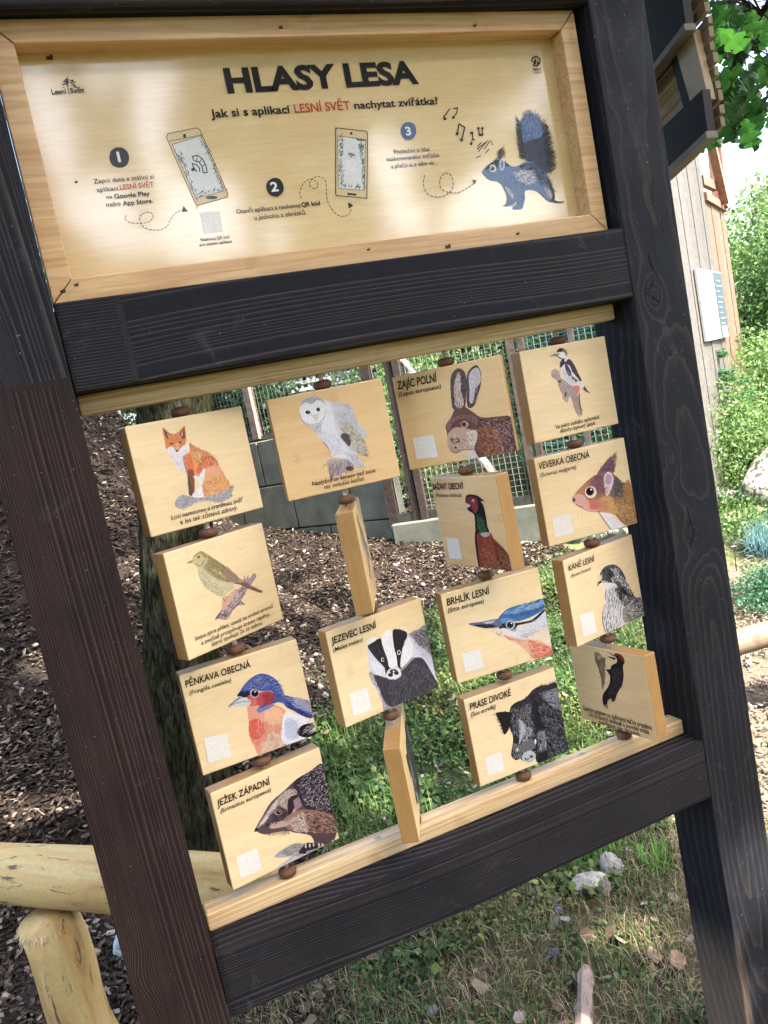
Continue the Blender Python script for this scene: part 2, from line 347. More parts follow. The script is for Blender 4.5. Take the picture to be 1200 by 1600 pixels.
x,y=scatter(330,.2,2.6,.2,2.4); n=len(x);P=np.stack([x,y,G(x,y)+rng.uniform(.012,.04,n)],1)
o=flat_leaves('fallen_leaves',P,rng.uniform(.02,.05,n),rand_cols(n,[(.14,.10,.065),(.19,.15,.11),(.10,.065,.045),(.20,.17,.15)]),M_CHIP,.35,7,elong=1.3); tag(o,'scattered curled brown fallen leaves on the grass','fallen leaves',kind='stuff')
x,y=scatter(16000,.5,3.2,1.0,3.2,lambda x,y:(y<chipf(x)+.05)&(x<1.9+.8*(y-.8))&(np.sin(x*7+2*np.sin(y*3))*np.sin(y*6+1)>-.1)); n=len(x)
o=blades('tall_grass',x,y,rng.uniform(.06,.15,n),rng.uniform(.0025,.005,n),rand_cols(n,[(.09,.18,.04),(.14,.24,.06),(.19,.25,.08)]),M_GRASS,.8); tag(o,'brighter yellow green grass tussocks in the clover behind the stand','grass',kind='stuff')
x,y=scatter(420,-.8,3.2,1.3,6.0); n=len(x); o=blades('twigs',x,y,rng.uniform(.05,.14,n),rng.uniform(.003,.005,n),rand_cols(n,[(.16,.12,.08),(.22,.18,.13)]),M_CHIP,2.2,.02); tag(o,'thin dry twigs strewn on mulch and grass','twigs',kind='stuff')
# pebbles in the mulch
x,y=scatter(900,-.8,3.2,1,6.5); n=len(x);P=np.stack([x,y,G(x,y)+.02],1)
o=chips('pale_chips',x,y,rng.uniform(.02,.045,n),rng.uniform(.014,.03,n),rng.uniform(.004,.01,n),rand_cols(n,[(.28,.25,.23),(.22,.19,.16),(.27,.21,.16)]),M_CHIP,.006,.4); tag(o,'pale wood chips and pebbles strewn over the mulch','wood chips',kind='stuff')

# grass tuft by the stones
def tuft(name,c,r,n,h,cols,label,cat,lean=.45,group=None,wd=(.003,.006)):
    a=rng.uniform(0,2*np.pi,n); q=r*np.sqrt(rng.random(n)); x=c[0]+q*np.cos(a); y=c[1]+q*np.sin(a)
    o=blades(name,x,y,rng.uniform(h*.5,h,n),rng.uniform(*wd,n),rand_cols(n,cols),M_GRASS,lean); tag(o,label,cat,group); return o
tuft('grass_tuft',(1.62,.98),.10,260,.20,[(.12,.30,.05),(.16,.36,.07),(.09,.22,.05)],'bright green grass tuft growing beside the two grey stones','grass tuft')
tuft('grass_tuft',(1.72,.78),.05,60,.13,[(.12,.30,.05),(.16,.36,.07)],'small bright grass clump between the stones and the right post','grass tuft',.8)
def stone(name,c,r,label,cat,sq=(1,.75,.7),cols=(.36,.37,.37),mat=None):
    big=name!='plum'; n1,n2=(26,16) if big else (14,9);V=[];F=[]
    PL=[]
    for _ in range(13): q_=rng.normal(size=3); PL.append((q_/np.linalg.norm(q_),rng.uniform(.72,.95)))
    ph=rng.uniform(0,6,6)
    for i in range(n2+1):
        th=math.pi*i/n2
        for k in range(n1):
            a=2*math.pi*k/n1; d=np.array([math.sin(th)*math.cos(a),math.sin(th)*math.sin(a),math.cos(th)])
            q=r*min(1.12,min(h_/max(1e-3,float(d@n_)) for n_,h_ in PL))*(1+.03*rng.normal()) if big else r*(1+.07*math.sin(2.2*d[0]+ph[0])); V.append(d*q*np.array(sq)+np.array(c))
    for i in range(n2):
        for k in range(n1): F.append([i*n1+k,(i+1)*n1+k,(i+1)*n1+(k+1)%n1,i*n1+(k+1)%n1])
    o=link(name,npmesh(name,V,F,mat or M_STONE,[cols]*len(F),not big)); tag(o,label,cat); return o
stone('stone',(1.478,.82,-1.672),.055,'larger angular grey stone on sunlit grass below the lower beam','stone',(1.1,.8,.75),(.24,.235,.21))
stone('stone',(1.585,.84,-1.672),.044,'smaller rounded grey stone leaning against the larger one','stone',(.9,.9,1.1),(.20,.195,.185))
stone('plum',(1.20,.62,-1.683),.017,'dark purple fallen plum lying in the weeds','plum',(1.25,.9,.9),(.045,.04,.085))
stone('plum',(.62,.62,-1.685),.014,'reddish brown fallen plum under the lower beam','plum',(1.4,.9,.9),(.14,.05,.045))
stone('plum',(1.33,.78,-1.685),.013,'bluish fallen plum beside the larger grey stone','plum',(1.2,.9,.9),(.09,.10,.2))
mb=MB(); mb.tube([(1.06,.27,-1.69),(1.12,.35,-1.675),(1.17,.42,-1.668),(1.215,.475,-1.668),(1.235,.50,-1.67)],[.026,.024,.021,.024,.016],7,(.24,.18,.15),wob=.3); tag(mb.build('bark_strip',M_TINTW),'pinkish grey strip of bark lying on the soil at the bottom edge','bark strip')
stone('pale_rock',(.02,1.42,-1.6),.055,'pale blue grey rock in the mulch beside the left post','rock',(.8,.7,1.2),(.36,.42,.43))

# ------------------------------------------------------------------ information stand
ST=empty('information_stand',(.80,.07,-1.7),'dark charred timber stand with a lacquered sign panel above rows of turning picture tiles','information stand')
def charbeam(name,x0,x1,y0,y1,z0,z1,axis,mat,res,ringf,mixf=None,parent=ST,bev=.004):
    """timber with growth rings as a vertex field; axis = long axis 0/1/2"""
    lo=np.array([x0,y0,z0]);hi=np.array([x1,y1,z1]); V=[];F=[];n0=0; L=hi-lo
    nn=[max(2,int(round(L[a]/(res[0] if a==axis else res[1])))) for a in range(3)]
    def g(a,m):
        s=np.linspace(0,1,m+1)
        e=bev/L[a]; return np.unique(np.concatenate([[0,e],s[1:-1],[1-e,1]]))
    gs=[g(a,nn[a]) for a in range(3)]
    for a in range(3):
        b,c=[q for q in range(3) if q!=a]
        for side in (0,1):
            B,Cc=np.meshgrid(gs[b],gs[c],indexing='ij'); P=np.zeros(B.shape+(3,)); P[...,a]=side; P[...,b]=B; P[...,c]=Cc
            P=lo+P*L
            # rounded arris: pull edge vertices inwards along a and the edge direction
            eb=(B<1e-9)|(B>1-1e-9); ec=(Cc<1e-9)|(Cc>1-1e-9); edge=eb|ec
            sg=1 if side==0 else -1
            P[...,a]+=np.where(edge,sg*bev*.3,0)
            for q,G_,E_ in ((b,B,eb),(c,Cc,ec)):
                P[...,q]+=np.where(E_,np.where(G_<.5,1,-1)*bev*.3,0)
            sh=B.shape; id_=np.arange(sh[0]*sh[1]).reshape(sh)+n0
            f=np.stack([id_[:-1,:-1],id_[1:,:-1],id_[1:,1:],id_[:-1,1:]],-1).reshape(-1,4)
            flip=(side==0) ^ (a==1)
            if flip: f=f[:,::-1]
            V.append(P.reshape(-1,3)); F.append(f); n0+=sh[0]*sh[1]
    V=np.concatenate(V);F=np.concatenate(F)
    me=npmesh(name,V,F,mat)
    A=me.attributes.new('ring','FLOAT','POINT'); A.data.foreach_set('value',ringf(V).astype(np.float32))
    A=me.attributes.new('mixv','FLOAT','POINT'); A.data.foreach_set('value',(mixf(V) if mixf else np.zeros(len(V))).astype(np.float32))
    return link(name,me,parent)
def wav(l,sd_,amp):
    r=np.random.default_rng(sd_); s=0
    for k in range(5): s=s+amp/(k+1)*np.sin(l*(1.3*(k+1)+r.random())+r.random()*6)
    return s
XL0,XL1,XR0,XR1=.1120,.2520,1.3444,1.4844
SEAM=0.145
def warp(a,k=0.):
    return a+.62/55*np.sin(55*a+1+k)+.5/131*np.sin(131*a+2+k)
def ring_left(V):
    x,y,z=V.T; u=x-XL0; up=z>SEAM
    a=(u+.018*np.sin(z*1.1+.3)+wav(z,3,.004)-.07)
    a=a+.016*np.exp(-((z+.84)/.05)**2)*np.exp(-(u/.05)**2)
    low=warp(a,.5)*(0.6+4*np.abs(a))*250+ (y*60)
    b=(u+.05*(z-.1)+wav(z,9,.005)); upr=warp(b,2)*190+12*np.exp(-((z-.35)/.12)**2-((u-.02)/.03)**2)+y*60
    return np.where(up,upr,low)
charbeam('post',XL0,XL1,-.004,.138,-1.78,1.15,2,M_CHARL,(.010,.0013),ring_left,lambda V:np.clip((V[:,2]-SEAM)/.008,0,1)*.9)
KN=[(.085,.125,.030,.030,9),(.075,-.385,.028,.032,9),(.025,-.24,.012,.014,3),(.035,.39,.008,.01,3)]
def ring_right(V):
    x,y,z=V.T; u=x-XR0
    r=np.sqrt((u-.075+wav(z,21,.010))**2*1.0+(.05+.045*np.sin(z*2.3+.6)+wav(z,5,.010))**2)*66
    for ku,kz,su,sz,am in [(.052,.120,.050,.070,3.4),(.060,-.385,.052,.065,3.6),(.03,-.215,.016,.03,1.2),(.02,.46,.010,.016,1.0)]:
        d=np.sqrt(((u-ku)/su)**2+((z-kz)/sz)**2); r=r*(1-np.exp(-d**2*1.0))+np.exp(-d**2*1.0)*(4.6*d+3)
    r=r+.09*np.sin(u*150+z*31)*np.sin(z*37+u*80)+.05*np.sin(z*93+u*60)*np.sin(u*260+z*20)
    return r+ (y*40)
def mix_right(V):
    x,y,z=V.T; return np.clip((-1.30-z)/.22,0,1)*.75*(x<XR0+.03)*np.clip(1-(x-XR0)*40,0,1)
charbeam('post',XR0,XR1,-.002,.140,-1.78,1.15,2,M_CHARR,(.008,.003),ring_right,mix_right)
def ring_beam(sd_,f,seam=None,x0=0,slope=.02):
    def fn(V):
        x,y,z=V.T; a=z+slope*(x-x0)+.006*np.sin(x*4+sd_)+wav(x*2,sd_,.0022)
        nl=warp(a,sd_)*f+y*60
        if seam: nl=np.where(x<seam,(z+.01*(x-x0))*f*1.9+y*60,nl)
        return nl
    return fn
charbeam('beam',XL1+.002,1.3535,0,.138,.1248,.2643,0,M_CHAR,(.010,.0016),ring_beam(2,105,.345,slope=-.01))
charbeam('beam',XL1+.002,1.3525,0,.138,-.9769,-.8427,0,M_CHAR,(.012,.0010),ring_beam(5,190,slope=.03),bev=.008)
charbeam('beam',XL1+.002,XR0-.002,-.010,.138,.6945,.86,0,M_CHAR,(.02,.003),ring_beam(8,120))
# splits and knots on the right post, raised as thin dark cracks
def crack(pts,w,name='crack',y=-.0026):
    m=MB()
    for (a,b) in zip(pts[:-1],pts[1:]): m.obox((a[0],y,a[1]),(b[0],y,b[1]),.0016,w*random.uniform(.6,1.3),(.004,.004,.004),up=(0,1,0)) if False else m.obox((a[0],y,a[1]),(b[0],y,b[1]),w*random.uniform(.6,1.3),.001,(.004,.004,.005),up=(0,-1,0))
    return m.build(name,M_TINTW,ST)
def KP(u,z): return (XR0+u,z)
crack([KP(.054,.205),KP(.056,.19),KP(.060,.178),KP(.064,.168),KP(.070,.158)],.0022)
crack([KP(.030,.132),KP(.036,.139),KP(.045,.137),KP(.052,.141),KP(.055,.152)],.0022)
crack([KP(.030,.132),KP(.038,.125),KP(.046,.131)],.003)
crack([KP(.046,.122),KP(.052,.114),KP(.058,.112),KP(.063,.105)],.003)
crack([KP(.055,-.330),KP(.056,-.35),KP(.060,-.372),KP(.062,-.388)],.0022)
crack([KP(.062,-.388),KP(.054,-.396),KP(.056,-.402),KP(.048,-.412)],.0045)
crack([KP(.062,-.388),KP(.070,-.390),KP(.078,-.388)],.0035)
# light rails
def lbox(name,x0,x1,y0,y1,z0,z1,mat,bev=.003,parent=ST):
    m=MB(); m.box(((x0+x1)/2,(y0+y1)/2,(z0+z1)/2),(x1-x0,y1-y0,z1-z0)); return m.build(name,mat,parent,bevel=bev)
lbox('rail',XL1+.003,1.334,.050,.096,.0905,.1240,M_RAIL,.004)
lbox('rail',XL1+.003,1.343,.052,.098,-.8424,-.8080,M_RAIL,.004)
# sign frame with mitred pieces
fx0,fx1,fz0,fz1=.2545,1.3290,.2668,.6935; fw=.036; fy0,fy1=.024,.074
def mitre(name,P):   # P: 4 xz points of the front face
    V=[(p[0],fy0,p[1]) for p in P]+[(p[0],fy1,p[1]) for p in P]
    m=MB(); m.add(V,[[0,1,2,3],[7,6,5,4],[1,0,4,5],[2,1,5,6],[3,2,6,7],[0,3,7,4]]); o=m.build(name,M_FRAME,ST,bevel=.0018); return o
e=.0008
mitre('frame_piece',[(fx0+e,fz1),(fx0+fw+e,fz1-fw),(fx1-fw-e,fz1-fw),(fx1-e,fz1)][::-1])
mitre('frame_piece',[(fx0+e,fz0),(fx1-e,fz0),(fx1-fw-e,fz0+fw),(fx0+fw+e,fz0+fw)][::-1][::-1])
mitre('frame_piece',[(fx0,fz0+e),(fx0+fw,fz0+fw+e),(fx0+fw,fz1-fw-e),(fx0,fz1-e)])
mitre('frame_piece',[(fx1,fz0+e),(fx1,fz1-e),(fx1-fw,fz1-fw-e),(fx1-fw,fz0+fw+e)])
PANEL=lbox('sign_panel',fx0+.004,fx1-.004,.062,.072,fz0+.004,fz1-.004,M_PANEL,0)
# screws and dirt spots
def screw(x,y,z,r=.006):
    m=MB(); m.lathe((x,y,z),[(0,.0016),(r*.35,.0008),(r*.4,.0020),(r*.85,.0022),(r,.0006),(r,-.001)],14); return m.build('screw',M_SCREW,ST,True)
for sx in (.60,1.085): screw(sx,.075,-.8080)
mbk=MB()
for (kx,kz,kr) in ((.273,.285,.0035),(.295,.292,.003),(.34,.652,.0045),(.72,.672,.003),(.96,.276,.0045),(1.10,.668,.003),(1.115,.283,.003),(.80,.289,.0025),(.335,.46,.002)):
    yy=fy0-.0008 if not(.3<kx<1.29 and .298<kz<.655) else .0612
    mbk.box((kx,yy,kz),(kr*2.2,.0012,kr*1.1),(.05,.03,.02)); mbk.box((kx+kr*.7,yy-.0004,kz+kr*.4),(kr,.0010,kr*1.2),(.10,.06,.04))
mbk.build('dirt_specks',M_TINTW,ST)['kind']='stuff'

# rods and beads
CX=[0.4156, 0.6779, 0.9355, 1.1977]; YA=.072
TW,TH,TT=0.2176,0.1876,0.0327
ROWZ=[-.0344,-.2477,-.4600,-.6765]
for c in CX:
    m=MB(); m.tube([(c,YA,.092),(c,YA,-.81)],.0045,12); m.build('rod',M_ROD,ST,True)
    zz=[.0693,-.1467,-.3622,-.5772,-.7995]
    for i,z in enumerate(zz):
        dz=.004 if i else .0
        m=MB(); r=.0172; h=.0084
        m.lathe((c,YA,z),[(0,-h),(r*.6,-h),(r*.93,-h*.6),(r,0),(r*.93,h*.6),(r*.6,h),(.0,h)],20); m.build('spacer_bead',M_BEAD,ST,True)

# ------------------------------------------------------------------ print artwork
ART=json.loads(r'''{"fox":[["F","a4a6b0",[532,457,604,541,718,575,844,506,1048,446,1158,440,1467,462,1608,529,1683,514,1607,398,1614,344,1428,296,1278,311,1143,375,963,396,810,362,662,336,567,382]],
["S","6c7282",500,41,7.4,-40,90,[532,457,604,541,718,575,844,506,1048,446,1158,440,1467,462,1608,529,1683,514,1607,398,1614,344,1428,296,1278,311,1143,375,963,396,810,362,662,336,567,382]],
["S","d2d4de",260,30,7.4,-40,90,[532,457,604,541,718,575,844,506,1048,446,1158,440,1467,462,1608,529,1683,514,1607,398,1614,344,1428,296,1278,311,1143,375,963,396,810,362,662,336,567,382]],
["F","e8965e",[1020,1410,1174,1293,1334,1191,1452,1052,1489,925,1544,794,1567,685,1616,606,1580,491,1467,462,1277,467,1130,480,1075,560,1109,706,1058,801,992,830,947,637,916,542,835,542,835,659,879,885,856,939,856,1089,877,1218,952,1272]],
["F","dd7042",[884,1208,1010,1212,1028,1059,1007,894,887,917,858,1022]],
["F","e8c890",[1059,1270,1219,1176,1211,1060,1122,1075,1071,1168]],
["F","d8673f",[1233,1157,1419,1074,1479,927,1277,946,1147,868,1042,888,1107,1011]],
["F","eba484",[1212,907,1461,930,1542,742,1342,746,1145,699]],
["F","8c4c36",[894,949,1001,929,973,733,916,542,841,532,851,690]],
["F","5a4848",[880,851,904,763,898,546,824,536,840,658]],
["F","f2ac6a",[1127,702,1342,746,1541,699,1612,572,1546,472,1276,463,1073,472,1056,598]],
["F","ecebf2",[1077,645,1082,473,978,458,874,517,932,572,1015,615]],
["F","e8e8f0",[1105,842,1221,931,1163,763,1078,653,1029,756,987,806,1005,845,1079,813]],
["F","f0eef5",[620,1384,720,1408,782,1300,912,1328,1022,1418,1011,1278,886,1216,850,1140,854,915,749,1009,691,1135,637,1275]],
["F","db824c",[633,1753,726,1651,787,1618,875,1621,979,1688,1032,1705,1008,1511,972,1417,898,1346,819,1310,779,1287,743,1355,668,1403,612,1385,618,1522]],
["F","5e4440",[641,1728,751,1574,683,1541,650,1606]],
["F","d09a86",[682,1649,748,1563,702,1549]],
["F","6a4a46",[1016,1683,992,1505,934,1497,907,1592]],
["F","d8b0a0",[986,1646,925,1573,941,1529]],
["F","e8ac88",[790,1446,849,1437,837,1324,789,1290,759,1336]],
["F","3c2828",[822,1313,818,1306,809,1302,797,1301,785,1303,775,1308,769,1314,768,1322,772,1328,781,1332,792,1334,804,1332,815,1327,821,1320]],
["F","5a3020",[761,1454,756,1450,745,1447,730,1448,713,1450,699,1455,690,1460,687,1465,692,1470,703,1472,718,1472,735,1469,749,1465,758,1459]],
["F","5a3020",[918,1446,914,1441,903,1439,889,1439,874,1441,861,1445,852,1451,850,1456,855,1460,865,1463,879,1463,894,1460,907,1456,916,1451]],
["F","f4f2f8",[650,1403,744,1396,772,1293,927,1391,953,1354,863,1270,783,1267,702,1329]],
["S","b4552c",300,53,5.3,45,25,[1020,1410,1174,1293,1334,1191,1452,1052,1489,925,1277,946,1107,1011,1040,1190]],
["S","f0b888",220,47,5.4,36,30,[1040,1340,1330,1175,1461,930,1163,933]],
["S","c8623a",260,49,5.6,-25,40,[1127,702,1342,746,1541,699,1612,572,1546,472,1276,463,1073,472,1056,598]],
["S","ffe0b0",150,49,5.6,-25,40,[1127,702,1342,746,1541,699,1546,472,1276,463,1073,472,1056,598]],
["S","b8bcd0",130,55,4.8,-76,25,[645,1380,717,1392,778,1284,908,1312,1016,1394,852,923,749,1009,691,1135]],
["S","a8502c",90,29,4.9,-92,30,[665,1611,989,1580,951,1421,786,1316,645,1453]],
["X","lo","Loví nemocnou a zraněnou zvěř",411,204,1389,63],
["X","lo","a les tak zůstává zdravý.",548,91,1105,64]],"owl":[["F","b9a9b0",[854,585,1071,569,1328,526,1320,335,1261,314,1122,329,1039,279,863,286,845,396]],
["S","7b6878",260,103,6.9,-98,12,[854,585,1328,526,1320,335,1122,329,1039,279,863,286,845,396]],
["F","5a3f40",[1303,339,1292,322,1269,311,1240,309,1210,316,1185,331,1169,351,1167,371,1178,388,1200,399,1229,401,1260,394,1285,379,1300,359]],
["F","d4d8e2",[1003,1694,1175,1616,1422,1547,1528,1397,1538,1207,1626,1050,1699,895,1616,844,1622,633,1638,506,1531,549,1398,597,1519,340,1322,422,1200,591,986,658,955,752,840,933,776,1102,672,1244,536,1392,590,1681,734,1784,886,1777]],
["F","e6e8f2",[1012,1659,1133,1583,1127,1262,1141,1020,1255,752,1243,546,957,648,955,752,844,950,776,1102,901,1261,1012,1440]],
["S","9aa4ba",300,51,5.1,-67,20,[1175,1616,1422,1547,1528,1397,1538,1207,1626,1050,1699,895,1633,840,1350,1162,1161,1408]],
["S","8a8f9f",160,37,5.0,-93,30,[680,1276,892,1297,842,1087,776,1102]],
["F","c9c4b4",[1190,1232,1417,1147,1598,848,1633,525,1470,598,1278,851,1223,1070]],
["S","5f5a58",150,80,7.0,-64,6,[1182,1199,1417,1147,1598,848,1633,525,1470,598,1278,851]],
["S","77736c",90,70,5.2,21,8,[1216,1192,1417,1147,1598,848,1624,562,1470,598,1278,851]],
["F","574b4e",[1245,1014,1342,975,1362,832,1310,757,1244,859,1196,956]],
["S","9698a8",250,44,5.1,-82,30,[1140,1463,1500,1352,1592,1057,1346,1146,1194,1248]],
["S","a9adc0",240,58,5.1,-88,18,[824,1159,1082,1068,1192,939,1232,653,986,658,840,933]],
["S","c6966e",60,68,6.8,-46,15,[1140,1615,1423,1555,1528,1397,1325,1509]],
["F","b98c80",[828,953,886,906,959,734,913,796]],
["F","eceff3",[574,1651,696,1700,784,1640,901,1699,1008,1643,1028,1504,972,1381,855,1288,682,1284,565,1369,531,1510]],
["F","b9bac6",[617,1725,734,1784,886,1777,1003,1694,1034,1604,911,1705,786,1648,698,1708,576,1659]],
["S","7f8090",140,39,4.9,-72,40,[617,1725,734,1784,886,1777,1003,1694,911,1705,790,1664,700,1716]],
["F","2a2022",[732,1509,724,1496,709,1488,689,1485,669,1490,652,1500,642,1514,641,1528,649,1541,664,1550,684,1552,704,1548,721,1537,731,1524]],
["F","2a2022",[918,1524,911,1510,899,1499,884,1495,870,1499,858,1508,852,1522,853,1538,859,1553,871,1563,886,1567,901,1564,912,1555,919,1540]],
["F","9098a0",[712,1525,710,1522,707,1519,703,1519,698,1520,695,1522,693,1525,693,1529,694,1532,698,1535,702,1535,706,1534,710,1532,712,1529]],
["F","9098a0",[906,1537,904,1534,901,1532,897,1531,894,1531,891,1534,889,1537,889,1541,891,1544,894,1546,897,1547,901,1546,904,1544,906,1541]],
["L","a9908c",6.6,[730,1484,812,1323,909,1513]],
["F","d8cdc8",[755,1445,815,1322,880,1452,826,1455]],
["L","a47a78",8.2,[531,1510,565,1369,682,1284,855,1288,972,1381,1028,1504]],
["L","6a5648",6.8,[1196,956,1349,696,1531,549,1638,503]],
["L","6a5648",5.1,[752,523,832,530,732,475]],
["F","ccd0dc",[1232,653,1398,597,1517,332,1350,389,1239,529]],
["S","7f8598",90,52,5.2,-67,15,[1232,653,1398,597,1517,332,1350,389]],
["X","lo","Neslyšně se vznese nad svou",479,188,1233,66],
["X","lo","nic netušící kořist.",691,84,788,63]],"hare":[["F","6e4a48",[886,749,1013,873,1122,1021,1259,1079,1445,922,1572,795,1712,750,1938,727,2168,678,2168,379,2168,8,1926,8,1513,8,1392,30,1342,123,1186,212,986,171,890,241,854,353,884,602]],
["F","5e5058",[1084,1048,1130,1516,1187,1689,1285,1773,1368,1773,1441,1703,1457,1537,1400,1281,1341,1065,1225,1002]],
["F","cdb2a6",[1156,1098,1193,1463,1316,1706,1363,1636,1303,1360,1327,1108,1229,1023]],
["F","564a50",[1457,1537,1522,1687,1638,1766,1719,1751,1751,1583,1702,1368,1614,1201,1525,1031,1413,989,1378,1099]],
["F","d8cdd6",[1477,1328,1514,1607,1652,1723,1731,1668,1714,1448,1591,1328,1490,1079,1435,1130]],
["S","3c3238",200,68,10.0,-104,14,[1084,1048,1130,1516,1187,1689,1285,1773,1368,1773,1457,1537,1341,1065]],
["S","e8dcd8",120,68,8.0,-101,14,[1138,1122,1233,1579,1336,1702,1344,1353,1303,1092]],
["S","9c98b0",120,60,7.9,-104,14,[1435,1130,1520,1606,1652,1723,1734,1647,1694,1452,1537,1112]],
["F","8a6060",[910,766,1055,866,1312,883,1508,786,1504,620,1413,719,1258,809,1086,798,932,636]],
["F","c7a391",[887,559,1022,662,1171,657,1426,529,1445,379,1334,208,1186,212,988,182,879,242,854,395]],
["F","e4d0bf",[1258,537,1450,546,1442,359,1317,232,1274,366]],
["F","7a5044",[906,471,1079,484,1125,371,997,371]],
["F","e2cbb0",[1328,688,1316,660,1290,639,1257,632,1222,638,1192,656,1174,684,1171,716,1184,744,1210,765,1243,773,1278,766,1307,748,1325,720]],
["F","9a6a3c",[1304,693,1295,670,1277,653,1253,646,1230,651,1210,665,1198,687,1196,711,1205,734,1223,751,1246,758,1270,754,1290,739,1302,717]],
["F","1e1214",[1277,697,1272,685,1263,677,1252,673,1240,675,1230,683,1224,694,1223,707,1228,719,1237,727,1248,731,1260,729,1270,721,1276,710]],
["L","2c1a1a",12.5,[1150,661,1221,774,1296,782,1349,710]],
["F","4a2c2c",[1030,281,1025,272,1016,267,1004,265,991,267,979,273,972,281,971,291,975,299,985,305,997,307,1010,305,1021,299,1028,290]],
["L","3a2626",10.6,[890,241,988,182,1080,219,1206,209]],
["F","d6cec8",[1203,188,1352,184,1406,8,1176,12]],
["S","3a1c22",500,83,12.5,-69,30,[1508,786,2168,678,2168,8,1513,8,1407,133]],
["S","b06840",420,75,10.5,-64,30,[1483,624,1891,553,1926,8,1513,8,1423,236]],
["S","c49080",230,71,8.3,-49,30,[1508,786,2168,648,2168,8,1608,57]],
["S","d0b4c4",110,58,8.3,-39,30,[1700,669,2168,580,2165,8,1813,23]],
["S","4a2c30",160,45,8.3,-79,30,[910,766,1103,899,1322,944,1508,786,1442,631,1064,655]],
["S","e8d4c8",160,54,8.4,-79,30,[967,587,1423,509,1379,222,995,223]],
["S","5a3a36",120,42,8.4,-69,40,[891,516,1423,509,1334,208,911,237]],
["X","ub","ZAJÍC POLNÍ",76,1619,825,125],
["X","lb","(Lepus europaeus)",77,1475,864,73],
["W","ece2dc",[182,627,615,606,618,168,185,197]]],"gsw":[["F","b8a49c",[704,1380,804,1395,886,1321,898,1214,979,1133,1104,1018,1205,946,1197,815,1242,619,1278,370,1123,428,1089,595,1028,793,956,674,858,759,860,852,809,1007,779,1183,667,1269]],
["S","8b7c92",260,55,9.7,-66,30,[787,1391,898,1214,1104,1018,1148,904,906,750,863,785,809,1007,763,1186,669,1282]],
["S","9a8a84",200,122,6.8,-82,8,[1053,922,1270,854,1262,373,1125,441,1078,624]],
["F","55485a",[890,1123,884,1113,871,1106,853,1105,835,1108,820,1116,810,1127,809,1138,815,1149,828,1155,845,1157,863,1154,878,1146,888,1135]],
["F","55485a",[966,845,959,823,949,807,937,799,926,801,918,813,914,832,916,855,923,876,933,893,945,901,956,899,964,887,968,868]],
["F","f0ecf2",[916,1394,1043,1463,1165,1337,1314,1086,1292,970,1165,994,1046,1055,945,1206]],
["F","40384a",[977,1540,1085,1600,1120,1528,1126,1475,1043,1463,934,1404,923,1471]],
["F","eeeaf0",[1088,1612,1146,1576,1160,1522,1097,1493,1053,1514]],
["F","453b4c",[1138,1538,1201,1527,1277,1409,1341,1227,1405,1043,1442,889,1505,784,1405,869,1379,994,1292,1143,1189,1293,1103,1440,1043,1463]],
["F","f2eef4",[1117,1424,1172,1375,1206,1211,1319,1111,1282,1091,1175,1217,1115,1333]],
["F","4c4454",[1043,1463,1127,1396,1175,1217,1091,1205,1047,1318]],
["F","6a6070",[1156,1207,1311,1073,1238,1033,1160,1140]],
["F","8a6a68",[904,1748,976,1787,1071,1778,1133,1722,1148,1628,1088,1612,1039,1692,931,1717]],
["F","3c3040",[902,1735,976,1787,1055,1777,1046,1730,947,1721]],
["F","f6f2f6",[929,1711,1057,1702,1108,1635,1084,1593,1014,1566,934,1613,890,1672]],
["F","221c28",[944,1676,940,1669,932,1665,922,1663,912,1665,903,1670,898,1677,897,1684,901,1691,908,1695,918,1697,928,1695,937,1690,943,1684]],
["F","8a7a74",[706,1672,815,1698,879,1698,879,1659,776,1663]],
["L","3e3444",20.0,[872,1662,941,1605,1014,1566]],
["F","e07a84",[1161,974,1307,961,1299,876,1252,804,1201,841]],
["F","efe4ea",[1304,1034,1437,1037,1429,905,1364,917,1305,954]],
["L","4a3c48",23.5,[1276,800,1247,645,1252,496,1277,451]],
["L","4a3c44",17.7,[1433,931,1483,841,1545,769]],
["S","c8c4d6",120,56,8.3,-65,15,[932,1391,1126,1304,1267,1015,1048,1068,945,1206]],
["S","8f8698",70,42,7.0,-65,20,[1165,1507,1405,1043,1333,1188]],
["X","lo","Ve svém zobáku schovává",547,202,1136,67],
["X","lo","dlouhý lepkavý jazyk.",649,100,922,65]],"thrush":[["F","a58f9c",[689,502,825,587,927,678,1005,684,1145,765,1250,858,1368,854,1457,954,1518,1063,1522,967,1603,1039,1602,959,1725,1028,1778,957,1610,844,1514,793,1356,667,1302,620,1382,546,1208,571,1071,505,929,412,793,474]],
["S","6a5068",220,82,9.9,37,20,[689,502,1005,684,1250,858,1522,823,1356,667,1071,505,929,412]],
["S","d8ccd4",130,58,9.6,38,20,[771,528,1041,672,1237,814,1453,796,1076,520]],
["L","4e3450",14.7,[697,499,817,559,927,475,911,621,1031,637,1124,551,1306,634,1380,539]],
["F","d8a898",[967,821,1113,790,1213,869,1286,847,1128,707,946,610,872,618]],
["F","cfc9a4",[590,1447,702,1461,862,1251,1210,996,1221,898,1054,856,949,826,809,931,663,1067,586,1240]],
["F","b3a97e",[692,1553,796,1540,1005,1225,1262,1043,1214,1010,911,1161,699,1387]],
["F","9c8c64",[824,1638,928,1551,1120,1362,1263,1183,1387,990,1214,1010,977,1126,779,1350,702,1461,780,1545]],
["F","c9bd8c",[514,1616,607,1694,738,1719,824,1638,834,1545,694,1434,594,1461,548,1548]],
["F","9c9060",[586,1685,738,1719,837,1620,787,1573,693,1687,555,1634]],
["F","8c847c",[398,1603,497,1617,533,1589,503,1575,427,1583]],
["F","7a5c54",[1210,996,1453,939,1602,815,1823,666,1783,638,1551,782,1385,912]],
["L","5a3c3c",11.7,[1183,1314,1395,1020,1606,830,1809,654]],
